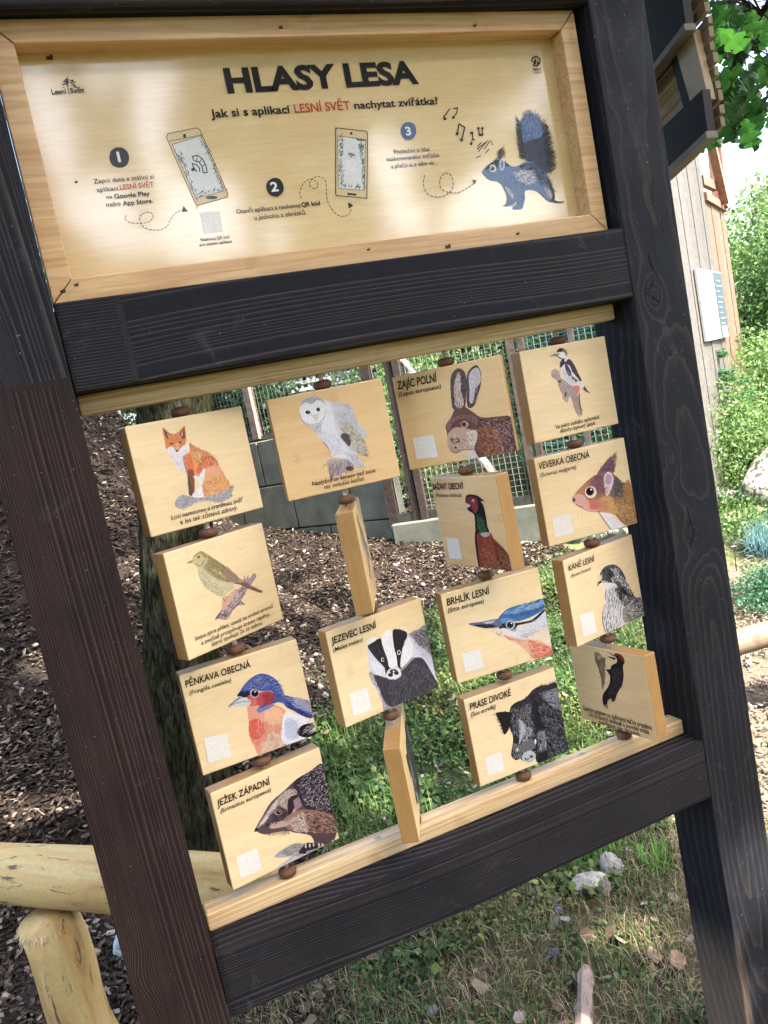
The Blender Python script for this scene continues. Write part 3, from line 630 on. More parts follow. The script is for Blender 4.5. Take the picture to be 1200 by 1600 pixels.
["S","7a6c4a",300,62,6.9,-59,20,[824,1638,1120,1362,1387,990,1110,1056,779,1350]],
["S","d8cf9e",90,48,9.2,-28,20,[765,1429,1017,1268,1118,1085,834,1350]],
["S","a27c80",140,92,9.2,-45,12,[1017,1268,1259,1169,1457,954,1214,1010]],
["F","3c3a36",[685,1626,680,1618,671,1613,660,1611,649,1614,640,1621,636,1630,636,1639,641,1648,649,1653,661,1655,672,1652,680,1645,685,1636]],
["F","c8c0a0",[663,1641,661,1638,658,1637,654,1636,651,1637,648,1639,646,1642,646,1646,648,1648,651,1650,654,1651,658,1650,661,1647,663,1644]],
["L","5c5a50",9.3,[525,1561,589,1507,652,1475,730,1498]],
["L","6a6656",8.0,[786,1633,792,1557,697,1507]],
["P","44444a",170,16.3,[583,1420,708,1355,813,1144,1042,952,1185,909,1054,856,949,826,809,931,663,1067,586,1240]],
["L","8a5a64",9.9,[945,812,978,724,1055,793,1169,851]],
["X","lo","Sotva zjara přiletí, usedá na vrchol stromů",149,287,1895,57],
["X","lo","a zvučně prozpěvuje krátké nápěvy,",298,172,1577,58],
["X","lo","které opakuje 2x za sebou.",497,76,1168,59]],"pheas":[["F","15141c",[1164,1480,1316,1506,1501,1487,1625,1431,1723,1367,1610,1371,1664,1269,1676,1046,1665,865,1680,745,1444,727,1257,743,1308,1026,1284,1117,1153,1172,1120,1233,1252,1268,1100,1340]],
["F","1c3a24",[1397,1092,1532,1068,1634,832,1657,743,1444,727,1323,810]],
["S","4f8a58",160,38,8.8,-81,30,[1389,1061,1551,1054,1614,755,1400,739,1339,873]],
["F","7a1c26",[1147,1418,1306,1468,1485,1427,1485,1292,1413,1153,1312,1133,1268,1238,1158,1280]],
["F","8e2630",[1297,1346,1489,1352,1445,1185,1339,1142,1284,1209]],
["F","e6d9c8",[1397,1380,1390,1366,1376,1355,1359,1349,1342,1349,1328,1354,1320,1364,1320,1377,1328,1391,1341,1402,1358,1408,1375,1408,1389,1403,1397,1393]],
["F","15141c",[1367,1373,1363,1365,1356,1358,1347,1354,1338,1354,1332,1357,1328,1364,1328,1372,1332,1380,1339,1386,1348,1390,1357,1390,1363,1387,1367,1381]],
["F","d6ceb8",[1030,1221,1109,1325,1234,1291,1201,1259,1100,1247,1036,1198]],
["F","201822",[1253,774,1327,733,1227,8,1134,8,1150,387,1186,612]],
["F","8a3a24",[1298,715,1703,747,1788,633,2015,474,2168,299,2167,12,1860,8,1446,8,1202,8,1226,395]],
["F","b4bcc4",[1420,725,1680,745,1665,683,1541,650,1430,672]],
["P","2a1418",360,24.3,[1310,670,1715,702,1835,456,2168,268,2148,24,1498,15,1231,8]],
["P","c05a34",260,22.8,[1395,630,1707,671,1750,478,1759,142,1369,252]],
["P","c8a890",200,18.0,[1255,461,1583,353,1886,111,1955,28,1306,8]],
["S","2a1a1c",170,88,10.3,-49,14,[1762,615,2015,474,2168,299,2148,24,1864,16,1751,294]],
["S","d8b498",60,58,7.2,-56,14,[1835,456,2168,268,2134,52,1879,80]],
["X","ub","BAŽANT OBECNÝ",54,1622,1101,102],
["X","lb","(Phasianus colchicus)",44,1465,1032,60],
["W","d8ccb4",[184,587,615,572,612,142,160,134]]],"squir":[["F","9a7050",[763,910,847,997,1072,1129,1267,1219,1405,1245,1536,1235,1731,1209,1874,1038,1988,934,2144,907,2155,539,2160,8,1870,25,1758,141,1600,357,1284,444,1035,524,844,667,753,757]],
["F","8a5c68",[1263,1201,1405,1245,1624,1234,1725,1073,1716,919,1544,842,1324,855,1179,1006,1081,1068]],
["F","b67458",[763,910,1068,1110,1301,1172,1144,1053,1051,920,972,860]],
["F","dba4a0",[702,876,767,929,900,936,1014,850,1083,756,1294,706,1290,472,1037,533,829,700,733,762]],
["F","e0705a",[1083,756,1382,704,1340,499,1086,560]],
["F","7a6466",[1783,1138,1923,949,1862,649,1641,662,1644,897]],
["F","cf9c5c",[1343,733,1648,699,1738,481,1657,304,1290,472]],
["F","b58450",[1718,604,2005,910,2142,897,2142,27,1840,101,1723,406]],
["F","f2ecf4",[1282,434,1575,343,1637,210,1846,20,1552,14,1492,48,1378,254]],
["S","7b4456",240,117,7.8,47,14,[1405,1245,1570,1402,1821,1540,1914,1557,1806,1250,1769,1180]],
["S","4a5058",140,97,9.7,50,14,[1539,1253,1630,1369,1790,1391,1766,1162]],
["F","826070",[1384,1250,1649,1462,1799,1544,1765,1377,1798,1213,1624,1234]],
["S","5a3a4c",240,90,7.8,47,16,[1405,1245,1649,1462,1817,1521,1795,1194]],
["F","ecd6dc",[1523,1120,1599,1220,1690,1228,1754,1106,1735,993,1600,789,1525,749,1509,889]],
["F","b890b4",[1566,1111,1640,1201,1715,1134,1688,1004,1592,968]],
["F","cab0b8",[1535,961,1631,939,1579,794,1522,788]],
["F","f0dcd0",[1304,875,1280,825,1233,791,1174,780,1115,795,1065,831,1037,883,1035,939,1059,989,1105,1023,1164,1034,1224,1020,1273,983,1302,932]],
["F","3a2826",[1243,903,1227,868,1195,845,1154,837,1113,847,1079,872,1060,908,1058,947,1075,982,1107,1006,1147,1013,1189,1004,1222,978,1242,943]],
["F","0c0808",[1207,906,1195,882,1173,865,1145,860,1117,866,1094,884,1081,909,1080,936,1092,960,1114,977,1141,982,1169,976,1192,958,1206,933]],
["F","ffffff",[1208,956,1205,950,1197,945,1188,944,1179,946,1171,951,1167,959,1166,966,1170,973,1177,978,1186,979,1195,977,1203,971,1208,964]],
["F","6a4038",[781,828,774,811,762,799,747,795,732,798,721,809,714,826,715,844,722,861,734,873,749,878,764,874,775,863,782,847]],
["L","6a3a34",12.1,[791,729,845,673,940,650]],
["S","6b4a3c",350,75,8.8,-40,25,[1791,960,2142,897,2142,27,1840,101,1612,630]],
["S","d8b070",260,73,8.6,-49,25,[1428,713,1734,679,2081,399,2063,86,1664,342]],
["S","3f5056",160,85,10.6,-49,30,[1783,1138,1966,939,1854,611,1685,769]],
["S","c4646a",150,65,8.6,-40,25,[1090,793,1505,655,1467,468,1128,550]],
["S","5a3c48",200,61,8.2,24,25,[1068,1110,1401,1227,1547,1076,1494,815,1267,790,1271,1024]],
["S","e8dce8",60,130,6.5,-45,10,[1320,405,1571,325,1789,74,1560,51]],
["L","b8a8a8",4.0,[839,639,758,464]],
["L","b8a8a8",4.0,[877,611,855,401]],
["L","8a5a60",16.3,[1282,434,1378,254,1488,30]],
["X","um","VEVERKA OBECNÁ",81,1632,1195,113],
["X","lm","(Sciurus vulgaris)",75,1470,849,69],
["W","f0e8e4",[186,594,615,567,605,150,173,170]]],"buzz":[["F","e4e4ea",[1059,1049,1259,1080,1443,1018,1664,881,1731,716,1911,471,2129,397,2161,33,1745,30,1359,8,1081,8,978,8,896,38,840,234,898,511,1054,793]],
["F","50525a",[983,1260,1077,1365,1232,1415,1469,1380,1639,1246,1747,1041,1763,873,1945,512,1772,541,1516,771,1430,956,1250,1034,1026,1122]],
["F","d6d4ae",[960,1266,1058,1274,1039,1183,961,1154]],
["F","33343c",[867,1050,898,1138,985,1156,1049,1116,925,1099]],
["F","a8b0ae",[975,1166,1121,1114,1208,1068,1065,1080]],
["F","c8ccd4",[1316,1114,1587,1113,1490,1006,1343,1011]],
["F","15151a",[1376,1180,1366,1162,1345,1150,1319,1147,1292,1154,1270,1168,1257,1188,1255,1210,1265,1228,1285,1240,1311,1243,1338,1237,1360,1222,1374,1202]],
["F","8a90a0",[1353,1199,1349,1193,1341,1189,1331,1188,1321,1191,1312,1196,1307,1203,1306,1210,1310,1216,1317,1220,1327,1221,1338,1218,1346,1213,1352,1206]],
["L","15151a",19.7,[1245,1244,1388,1226,1428,1184]],
["S","15151c",260,85,15.5,-61,20,[1083,1395,1469,1380,1747,1041,1942,496,1629,710,1484,975,1085,1171]],
["S","e8e8f0",150,77,11.6,-61,20,[1274,1382,1547,1284,1728,947,1857,585,1648,803,1354,1298]],
["S","2a2a34",330,144,12.8,-109,10,[1092,977,1477,945,1623,678,1472,189,1285,9,1011,8,879,190,960,575]],
["S","f6f6fa",220,144,12.8,-109,10,[1092,977,1477,945,1623,678,1472,189,1285,9,1011,8,879,190]],
["S","14141c",160,103,17.2,-79,14,[1377,937,1696,791,1796,534,1571,428,1426,696]],
["F","6a7078",[1597,553,1942,496,2168,368,2167,66,1806,332,1619,415]],
["F","8c8c8c",[1535,371,1854,319,2167,66,2133,24,1542,37,1472,189]],
["S","20202a",240,93,16.3,6,25,[1597,553,1942,496,2168,368,2161,33,1542,37]],
["S","d0d4da",160,79,11.6,5,25,[1618,531,2119,349,2117,79,1552,84]],
["L","15151c",19.7,[898,511,840,283,873,44]],
["X","um","KÁNĚ LESNÍ",119,1617,798,96],
["X","lm","(Buteo buteo)",117,1466,661,59],
["W","f2ece8",[215,632,629,599,637,128,220,167]]],"chaff":[["F","e49a84",[1021,931,1084,1007,1387,890,1624,727,1695,568,1611,326,1586,30,1382,39,1137,8,1024,8,986,207,951,433,994,680]],
["F","dd4e48",[998,662,1146,675,1229,597,1215,370,1071,307,960,397]],
["F","f0b890",[1309,833,1589,722,1611,496,1465,446,1315,533]],
["F","dcc4ae",[1203,308,1436,305,1522,54,1279,28,1112,25]],
["F","e8e8f2",[1669,611,1874,506,2142,239,2144,8,1912,8,1650,8,1496,97,1554,381]],
["F","c7d0e8",[1643,484,1805,427,1852,136,1696,57,1579,168]],
["F","1c1422",[1813,202,1969,275,2151,193,2168,8,1999,8,1843,88]],
["F","2f4a9c",[1700,936,1856,852,2045,739,2161,649,2162,337,1983,434,1837,587,1720,694,1675,811]],
["F","8e8aa4",[1886,825,2045,739,2158,632,2158,408,2003,530,1916,628]],
["F","36519f",[904,1196,981,1283,1132,1397,1305,1457,1433,1442,1579,1341,1681,1177,1723,963,1733,757,1611,832,1478,843,1309,833,1205,803,1181,844,1397,936,1535,957,1525,1076,1369,1127,1173,1206,1085,1169,957,1162]],
["F","6d5578",[1259,1390,1385,1367,1397,1265,1271,1289]],
["F","1b1830",[892,1192,975,1253,1125,1205,1106,1114,998,1133]],
["F","b83448",[1079,1139,1303,1123,1462,1097,1547,1019,1528,926,1450,869,1285,875,1196,921,1087,1022]],
["F","c85a5a",[1103,1098,1224,1059,1193,906,1072,946]],
["F","b9aac0",[1287,1112,1273,1082,1245,1064,1211,1060,1176,1072,1147,1096,1130,1129,1129,1163,1143,1192,1170,1211,1205,1215,1240,1204,1269,1179,1286,1146]],
["F","0a0a10",[1275,1116,1263,1093,1241,1078,1213,1075,1185,1085,1162,1104,1148,1130,1147,1157,1158,1180,1180,1195,1208,1198,1237,1189,1260,1169,1274,1143]],
["F","ffffff",[1236,1163,1233,1159,1229,1156,1224,1155,1219,1157,1214,1161,1211,1166,1211,1171,1213,1175,1217,1178,1223,1178,1228,1176,1233,1173,1235,1168]],
["F","c8ced6",[695,1065,862,1161,944,1175,997,1125,1101,1050,1077,969,924,999,805,1033]],
["F","6f7888",[695,1065,842,1136,942,1167,952,1140,835,1106,766,1073]],
["L","3c4250",9.1,[695,1065,829,1076,938,1072,1089,1030]],
["F","5a74b0",[1184,859,1309,833,1509,832,1434,791,1297,772,1199,772]],
["S","20307c",300,71,8.0,7,20,[966,1208,1162,1387,1428,1419,1655,1218,1707,968,1611,832,1444,1168,1131,1235]],
["S","7f98dc",240,64,6.4,7,20,[978,1268,1302,1442,1576,1325,1697,1088,1713,831,1503,1133]],
["S","1a2a78",160,93,9.3,-41,15,[1694,905,2016,594,2168,369,1987,450,1720,694]],
["S","9fb0e0",130,93,7.4,-41,15,[1700,936,2041,723,2154,478,1850,650]],
["S","e4685c",260,69,7.8,-107,15,[995,647,1266,617,1264,285,1080,188,963,331]],
["S","f6c8b0",260,77,6.2,-110,12,[1205,803,1617,695,1560,73,1214,36,1082,37,1112,506]],
["S","c85a50",120,69,6.3,-110,12,[1266,617,1579,507,1496,97,1146,29]],
["S","20141c",60,215,13.2,15,10,[1747,140,1964,251,2163,162,2165,8,1899,15]],
["S","ffffff",26,198,6.6,15,8,[1829,110,1991,207,2157,130,2148,8]],
["S","7c1c30",90,87,6.9,-50,20,[1298,1100,1535,1040,1509,916,1319,880]],
["S","b8c4e0",120,81,6.5,10,16,[1621,458,1855,410,1813,116,1592,61]],
["X","ub","PĚNKAVA OBECNÁ",71,1634,1176,96],
["X","lb","(Fringilla coelebs)",66,1483,830,59],
["W","ece4de",[168,655,572,607,555,170,140,198]]],"badger":[["F","8c8a96",[1741,1259,1969,1281,2168,1311,2168,1046,2168,645,2168,8,1686,8,1361,8,977,8,857,8,857,149,808,458,726,693,807,900]],
["F","d4d8ea",[771,1119,796,1304,1139,1374,1396,1414,1679,1309,1795,1179,1987,899,2154,657,2168,362,2168,150,1963,503,1772,784,1542,739,1415,661,1143,561,1052,622,813,780,728,927]],
["F","eef0f6",[779,1384,849,1466,951,1464,1090,1389,913,1371]],
["F","f4ece4",[1585,1447,1659,1455,1722,1374,1696,1304,1625,1388]],
["F","28262e",[802,1332,929,1366,1074,1394,1124,1348,1152,1127,1172,835,1185,740,1065,677,1062,813,949,1000,853,1181]],
["F","f4f4fa",[1128,1362,1254,1489,1401,1435,1359,1105,1369,919,1335,779,1175,774,1165,957,1129,1180]],
["F","26242c",[1401,1435,1527,1434,1623,1381,1713,1299,1662,1160,1539,1031,1418,751,1431,656,1359,726,1375,947,1362,1119]],
["F","eceef6",[1529,988,1692,1212,1781,1122,1780,967,1704,807,1535,711,1438,684,1433,776]],
["F","3a3844",[1521,655,1765,756,1906,724,1992,618,2081,370,2168,8,1686,8,1361,8,1050,18,916,185,853,428,807,753,1049,609,1172,536,1362,589]],
["S","16161e",500,84,7.0,-117,20,[1521,655,1902,710,2168,24,1693,18,1053,31,878,463,1069,542]],
["S","6c6c7e",420,87,5.8,-117,22,[1062,515,1643,705,1985,589,2155,65,1656,16,1056,45]],
["S","e6e8f4",150,67,5.4,-122,15,[791,758,878,463,923,65,857,149,789,524,741,834]],
["S","b4b8cc",300,108,7.2,-47,18,[1737,1245,2168,1282,2168,900,2168,616,2168,391,1855,819,1754,1162]],
["S","4e4656",260,111,9.2,-38,16,[1809,1237,2168,1296,2168,1002,2168,714,1987,899,1808,1082]],
["S","fafaff",140,90,6.0,-80,16,[787,1114,911,983,1055,785,1030,675,826,835]],
["S","d0d4e4",60,102,4.4,-97,8,[1146,1326,1376,1405,1336,930,1214,790]],
["S","4a4a56",100,61,6.1,-80,14,[830,1308,1113,1336,1146,874,997,984]],
["F","ffffff",[1480,978,1471,960,1457,948,1441,944,1424,949,1412,963,1405,982,1406,1003,1415,1021,1429,1033,1445,1037,1462,1032,1474,1018,1481,999]],
["F","101014",[1466,983,1460,969,1451,959,1440,956,1430,959,1422,969,1418,983,1420,998,1425,1012,1435,1022,1446,1025,1456,1022,1464,1012,1468,998]],
["F","ffffff",[1086,969,1079,953,1068,942,1054,939,1041,943,1032,955,1027,971,1028,989,1034,1005,1046,1015,1059,1019,1072,1015,1082,1003,1087,987]],
["F","101014",[1079,971,1075,960,1067,952,1058,949,1049,952,1043,960,1040,972,1041,984,1045,996,1053,1004,1062,1006,1070,1003,1077,995,1080,984]],
["F","e4e4ee",[1395,578,1368,536,1315,514,1248,515,1179,539,1123,581,1089,634,1084,686,1111,727,1162,750,1229,749,1298,726,1356,683,1390,630]],
["F","25252c",[1215,613,1206,600,1187,592,1164,593,1139,602,1119,616,1106,634,1105,652,1114,665,1132,673,1155,672,1180,663,1201,649,1213,631]],
["F","25252c",[1344,607,1336,592,1319,583,1297,583,1275,590,1257,605,1247,623,1246,641,1255,656,1272,665,1293,666,1315,658,1333,644,1344,626]],
["F","25252c",[1322,648,1310,633,1284,626,1249,630,1213,642,1182,661,1163,684,1159,705,1171,720,1197,726,1232,723,1268,711,1299,691,1318,669]],
["F","a0a4b8",[1284,658,1279,654,1268,652,1253,654,1237,660,1223,668,1214,676,1212,683,1217,688,1228,689,1243,687,1259,682,1273,674,1282,666]],
["L","e4e4ee",15.8,[1243,690,1221,578]],
["X","ub","JEZEVEC LESNÍ",73,1616,1008,99],
["X","lb","(Meles meles)",78,1464,643,64],
["W","ece4de",[205,605,606,577,616,140,206,161]]],"nut":[["F","f0dcc8",[853,901,1095,815,1302,759,2123,620,2168,66,2152,8,1706,36,1590,233,1412,446,1145,641]],
["F","ecc0a0",[1153,679,1395,572,1685,473,1993,327,2168,26,1727,30,1590,233,1378,496]],
["F","e2705c",[1681,453,1964,294,2168,124,2156,13,1729,40,1675,210]],
["F","e0785e",[1124,747,1236,656,1387,534,1261,568]],
["F","e6e6f0",[1103,853,1436,764,1713,811,2153,980,2166,609,1892,600,1690,492,1475,530,1286,683]],
["F","1d67ac",[1107,1073,1260,1172,1400,1216,1621,1219,1885,1201,2168,1207,2168,1016,1915,920,1552,894,1347,969,1207,926,1042,970]],
["F","3a86c8",[1103,1054,1355,1007,1510,906,1252,934,1112,891,1046,989]],
["F","60a0d8",[1256,1154,1617,1200,2151,1184,2152,1082,1727,1091,1372,1083]],
["F","242838",[1099,935,1252,934,1460,879,1676,851,1856,854,2168,996,2149,940,1890,805,1666,803,1490,810,1423,707,1306,778,1190,850,1103,853]],
["F","5a6488",[456,1136,726,1104,1105,1063,1169,956,1112,891,861,938,663,1015]],
["F","2a2c3c",[571,1080,878,1014,1033,932,861,935,662,1012]],
["F","b4bcd4",[764,1084,1058,1046,964,1011,839,1034]],
["F","c4ccd8",[1443,839,1426,805,1393,783,1351,777,1308,788,1273,815,1253,851,1251,890,1269,924,1301,946,1343,952,1386,940,1421,914,1441,878]],
["F","3a3c4a",[1419,849,1405,822,1379,805,1346,800,1313,809,1286,830,1270,858,1269,889,1282,916,1308,934,1341,939,1374,930,1401,909,1417,880]],
["F","0a0a10",[1391,865,1382,846,1365,834,1343,830,1320,836,1302,851,1292,870,1291,891,1300,910,1318,922,1339,926,1362,920,1380,906,1390,886]],
["F","ffffff",[1393,893,1390,887,1384,884,1377,883,1369,885,1363,889,1360,895,1359,901,1362,907,1368,910,1375,911,1382,909,1389,905,1392,899]],
["S","0f4a8c",220,129,8.6,6,10,[1256,1154,1621,1219,2168,1198,2165,1038,1787,954,1355,1007]],
["S","84bce8",140,130,8.6,4,10,[1251,1135,1613,1181,2147,1165,2126,1068,1539,1039]],
["S","c8ccdc",200,111,8.9,-10,25,[1186,831,1520,741,2133,883,2145,614,1698,531]],
["S","cc4a3c",160,136,9.1,-29,15,[1677,434,2163,156,2138,38,1735,69]],
["S","f8b498",200,136,9.1,-33,15,[1174,673,1681,453,2159,136,1735,69,1450,415]],
["S","7a7480",40,66,6.6,-33,20,[1403,611,1605,515,1702,550,1828,617]],
["L","4a4858",10.2,[1132,785,1075,720,1005,800]],
["X","ub","BRHLÍK LESNÍ",96,1614,945,114],
["X","lb","(Sitta europaea)",88,1471,787,70],
["W","f0eae6",[206,580,608,568,619,172,203,182]]],"boar":[["F","202026",[971,1336,1123,1440,1368,1454,1566,1564,1751,1600,1967,1558,2158,1553,2162,1266,2168,760,2168,8,1820,17,1406,8,1346,169,1244,105,1075,166,1003,254,893,263,810,404,895,613,932,799,899,969]],
["F","1c1a20",[653,1377,821,1348,981,1274,976,1138,875,958,749,874,722,1070,674,1263]],
["S","0c0c12",160,89,11.1,144,30,[653,1377,981,1274,976,1138,875,958,750,883,683,1201]],
["F","44342a",[1170,1229,1357,1165,1423,1043,1245,1045,1128,1125]],
["F","aab6c2",[1121,1089,1231,971,1244,808,1124,651,1040,561,1097,741,1154,919]],
["F","5a6068",[1208,622,1411,509,1382,358,1108,336,1067,472]],
["F","b4bec8",[1055,295,1178,351,1287,332,1361,245,1353,146,1224,122,1075,166]],
["F","1c1c22",[1200,182,1192,169,1176,162,1154,163,1132,171,1113,185,1101,202,1099,219,1107,231,1123,238,1144,237,1167,229,1186,215,1197,198]],
["F","1c1c22",[1306,194,1299,182,1285,176,1267,176,1248,183,1233,195,1223,210,1221,224,1228,236,1242,242,1260,242,1278,235,1294,223,1304,208]],
["F","0e0e14",[1137,886,1124,864,1097,853,1061,854,1025,867,994,889,974,917,971,944,984,965,1011,976,1046,975,1083,962,1114,940,1133,913]],
["F","0e0e14",[1479,905,1468,886,1446,876,1418,876,1388,886,1363,905,1347,928,1345,952,1356,970,1377,981,1406,981,1436,970,1461,952,1476,928]],
["F","f2f2f2",[1002,455,996,440,987,429,975,426,964,430,956,440,951,456,952,473,958,488,967,499,978,503,989,499,998,488,1002,472]],
["F","f2f2f2",[1443,478,1437,455,1428,439,1418,431,1410,434,1404,447,1403,468,1405,491,1411,513,1420,530,1430,537,1438,534,1444,521,1445,501]],
["F","3c4048",[1715,441,1685,355,1636,295,1578,273,1521,294,1477,352,1456,437,1460,532,1490,617,1538,677,1597,699,1653,679,1697,621,1719,536]],
["S","7c8490",460,81,8.1,-84,30,[999,1365,1483,1357,1432,622,1159,599,946,873]],
["S","b4bcc8",180,67,7.9,-90,30,[1079,1103,1272,957,1411,749,1110,577]],
["S","8f98aa",260,140,9.3,-35,25,[1685,1485,2129,1455,2168,926,1890,1141]],
["S","767c90",380,158,9.0,-64,30,[1615,1352,2154,971,2168,34,1601,76,1686,532]],
["S","0a0a10",420,138,13.8,-60,30,[1573,1366,2168,1159,2168,34,1417,62]],
["S","a4aaba",160,84,7.6,-106,40,[1517,712,1707,645,1658,259,1460,290]],
["S","9096a2",160,65,7.7,-101,40,[882,658,1089,584,1027,265,844,352]],
["S","c8d0d8",60,60,9.3,-44,50,[1074,389,1368,283,1335,112,1079,185]],
["S","3a3a42",260,92,9.2,43,20,[992,1329,1368,1454,1751,1600,2156,1544,1699,1323,1239,1244]],
["X","ub","PRASE DIVOKÉ",103,1628,969,110],
["X","lb","(Sus scrofa)",91,1486,576,72],
["W","f0e8e2",[219,570,609,557,594,152,203,176]]],"hedge":[["F","56444c",[647,868,683,952,829,1084,1037,1259,1336,1364,1607,1470,1867,1499,2155,1538,2159,1142,2167,593,2168,212,2040,8,1861,12,1685,66,1630,310,1349,503,1229,597,1004,674,781,733]],
["F","2e2834",[1517,1388,1643,1472,1904,1501,2166,1542,2168,1101,2158,470,1894,649,1646,855,1588,1076,1552,1233]],
["F","97847f",[683,918,859,1070,1061,1214,1332,1348,1531,1295,1545,1201,1370,1210,1153,1171,919,1041,757,915]],
["S","e4dce6",160,88,7.3,32,8,[713,937,927,1072,1084,1169,1153,1171,950,1027,772,908]],
["F","b0a09c",[1244,1267,1424,1290,1538,1169,1479,915,1329,881,1288,1005,1177,1126]],
["F","2c2028",[1359,1163,1541,1185,1532,1067,1345,873,1298,896]],
["F","8a7080",[1451,1104,1563,1123,1591,934,1440,899]],
["F","8d6c64",[1178,831,1577,870,2144,495,2168,163,1913,241,1485,471,1236,629]],
["F","b89c90",[929,866,1143,831,1293,724,1184,707,927,781]],
["S","2c2228",240,74,7.4,23,20,[720,899,936,896,992,990,1213,1057,1252,848,1074,830,900,811,776,855]],
["F","8a7a70",[1193,984,1180,964,1155,956,1123,960,1090,976,1062,1000,1046,1028,1044,1054,1057,1073,1081,1082,1113,1078,1146,1063,1174,1039,1190,1010]],
["F","1c1210",[1171,994,1163,980,1149,972,1131,973,1113,981,1099,996,1090,1014,1090,1032,1098,1047,1112,1054,1130,1054,1148,1046,1162,1031,1170,1012]],
["F","d8ccc0",[1156,1019,1154,1016,1151,1014,1147,1014,1142,1016,1139,1020,1137,1024,1137,1027,1139,1030,1142,1032,1146,1032,1150,1030,1154,1026,1155,1022]],
["F","241c28",[605,863,645,928,693,888,675,846]],
["S","ece4f0",420,55,6.5,23,35,[1556,1405,1904,1501,2164,1534,2168,1101,2162,486,1902,682,1657,903]],
["S","14101a",360,58,9.7,23,35,[1556,1405,1904,1501,2164,1534,2168,1101,2162,486,1902,682,1657,903]],
["S","c09080",300,122,8.2,-46,20,[1308,787,1606,839,2137,462,2167,171,1649,390]],
["S","38262e",280,122,10.2,-46,20,[1300,755,1602,823,2137,462,2167,171,1649,390]],
["S","e0d4d4",180,75,6.0,30,15,[727,930,1023,1197,1360,1319,1520,1247,1139,1109]],
["S","d8c8c4",240,85,7.7,-62,25,[1260,809,1569,838,1586,439,1324,551]],
["S","4c3a40",160,61,6.1,30,20,[845,1009,1283,1284,1560,1264,1278,1114,958,989]],
["S","5a4650",130,51,6.8,-93,20,[706,839,1236,629,1253,550,841,703]],
["F","a9abb0",[877,271,1202,330,1433,248,1480,135,1336,138,1155,125,931,208]],
["F","bcbcc0",[749,9,1040,80,1297,122,1421,39,1363,8,1123,8,915,8]],
["F","2a2630",[1336,138,1535,214,1726,81,1663,8,1523,8,1357,73]],
["F","8a8c92",[1465,71,1677,33,1681,8,1472,8]],
["S","5e6068",160,112,6.4,-3,15,[877,271,1199,314,1462,215,1257,107,783,9,1293,106,1371,8]],
["F","e8e0ea",[1500,160,1495,145,1489,135,1482,131,1476,134,1473,143,1472,157,1474,173,1479,188,1485,198,1492,203,1498,200,1502,190,1502,176]],
["F","e8e0ea",[1578,138,1573,124,1566,113,1559,109,1554,112,1550,122,1549,136,1551,152,1556,167,1563,177,1570,181,1575,178,1579,169,1580,154]],
["F","e8e0ea",[1652,118,1648,105,1642,96,1635,92,1629,95,1625,104,1624,117,1626,132,1630,145,1637,155,1643,158,1649,155,1653,146,1654,133]],
["F","e8e0ea",[1759,64,1753,45,1745,32,1736,26,1729,30,1724,42,1723,60,1726,81,1732,100,1740,113,1749,119,1756,115,1761,103,1762,84]],
["F","e8e0ea",[1834,26,1828,13,1819,8,1808,8,1797,9,1789,20,1785,35,1786,50,1792,63,1801,71,1812,73,1822,67,1831,56,1835,41]],
["F","e8e0ea",[2039,8,2033,8,2025,8,2016,8,2008,8,2003,8,2002,8,2004,13,2010,30,2019,43,2027,48,2035,44,2040,32,2042,15]],
["S","5a4048",120,79,7.9,-127,25,[1737,292,2120,139,2100,8,1756,48,1667,147]],
["X","ub","JEŽEK ZÁPADNÍ",74,1592,1036,98],
["X","lb","(Erinaceus europaeus)",78,1458,1038,60],
["W","ece4de",[188,574,591,559,585,133,180,170]]],"bwp":[["F","1a1418",[799,726,995,958,1095,1112,1124,1289,1041,1379,1169,1423,1231,1516,1380,1601,1415,1685,1365,1795,1479,1828,1598,1777,1622,1658,1556,1551,1526,1330,1441,1109,1275,899,1148,689,1056,651,1055,718,943,652,881,518,783,488]],
["F","6a2a1c",[1365,1795,1479,1828,1588,1785,1625,1677,1562,1668,1469,1760]],
["F","1a1418",[1130,1826,1404,1761,1377,1728,1207,1795]],
["F","1a1418",[1135,1715,1397,1711,1344,1655,1212,1685]],
["F","8c7256",[770,1709,831,1753,931,1740,989,1644,1078,1667,1038,1505,976,1216,861,925,819,915,848,1146,817,1403,770,1504]],
["S","4a3426",240,68,10.0,-75,25,[770,1709,931,1740,1077,1656,976,1216,830,826,848,1146,794,1421]],
["F","b89a6c",[952,1649,943,1624,925,1602,902,1588,878,1585,859,1593,848,1610,847,1634,857,1660,875,1681,898,1695,922,1698,940,1690,951,1672]],
["F","c0a890",[1393,1730,1389,1721,1381,1713,1369,1708,1357,1706,1347,1709,1340,1715,1339,1723,1343,1732,1352,1740,1363,1745,1375,1747,1385,1745,1392,1739]],
["F","8a6a58",[799,504,915,563,908,445,843,447]],
["S","4a3840",160,128,10.2,-108,15,[1201,1470,1524,1546,1447,1151,1155,736,888,636,1120,1118]],
["L","1a1418",11.9,[1111,1287,1061,1425]],
["X","lx","Ostrým jazykem se zpětnými háčky pronikne",119,244,1960,94],
["X","lx","i do drobných skulinek a ponravy může",251,123,1733,94],
["X","lx","napíchnout jako harpunou.",557,8,1188,91]],"sign":[["X","tt","HLASY LESA",3162,3016,3712,374],
["X","sb","Jak si s aplikací",2801,2615,1435,148],
["X","sr","LESNÍ SVĚT",4311,2612,1071,147],
["X","sb","nachytat zvířátka?",5463,2614,1724,144],
["F","1c1a1a",[990,2110,1033,2194,1116,2237,1203,2237,1279,2185,1300,2087,1262,1988,1190,1930,1091,1920,1008,1964,979,2039]],
["X","nw","1",1069,2007,119,154],
["X","sl","Zapni data a stáhni si",647,1702,973,76],
["X","sl","aplikaci",664,1565,337,77],
["X","sr","LESNÍ SVĚT",1038,1571,553,77],
["X","sl","na",779,1446,107,63],
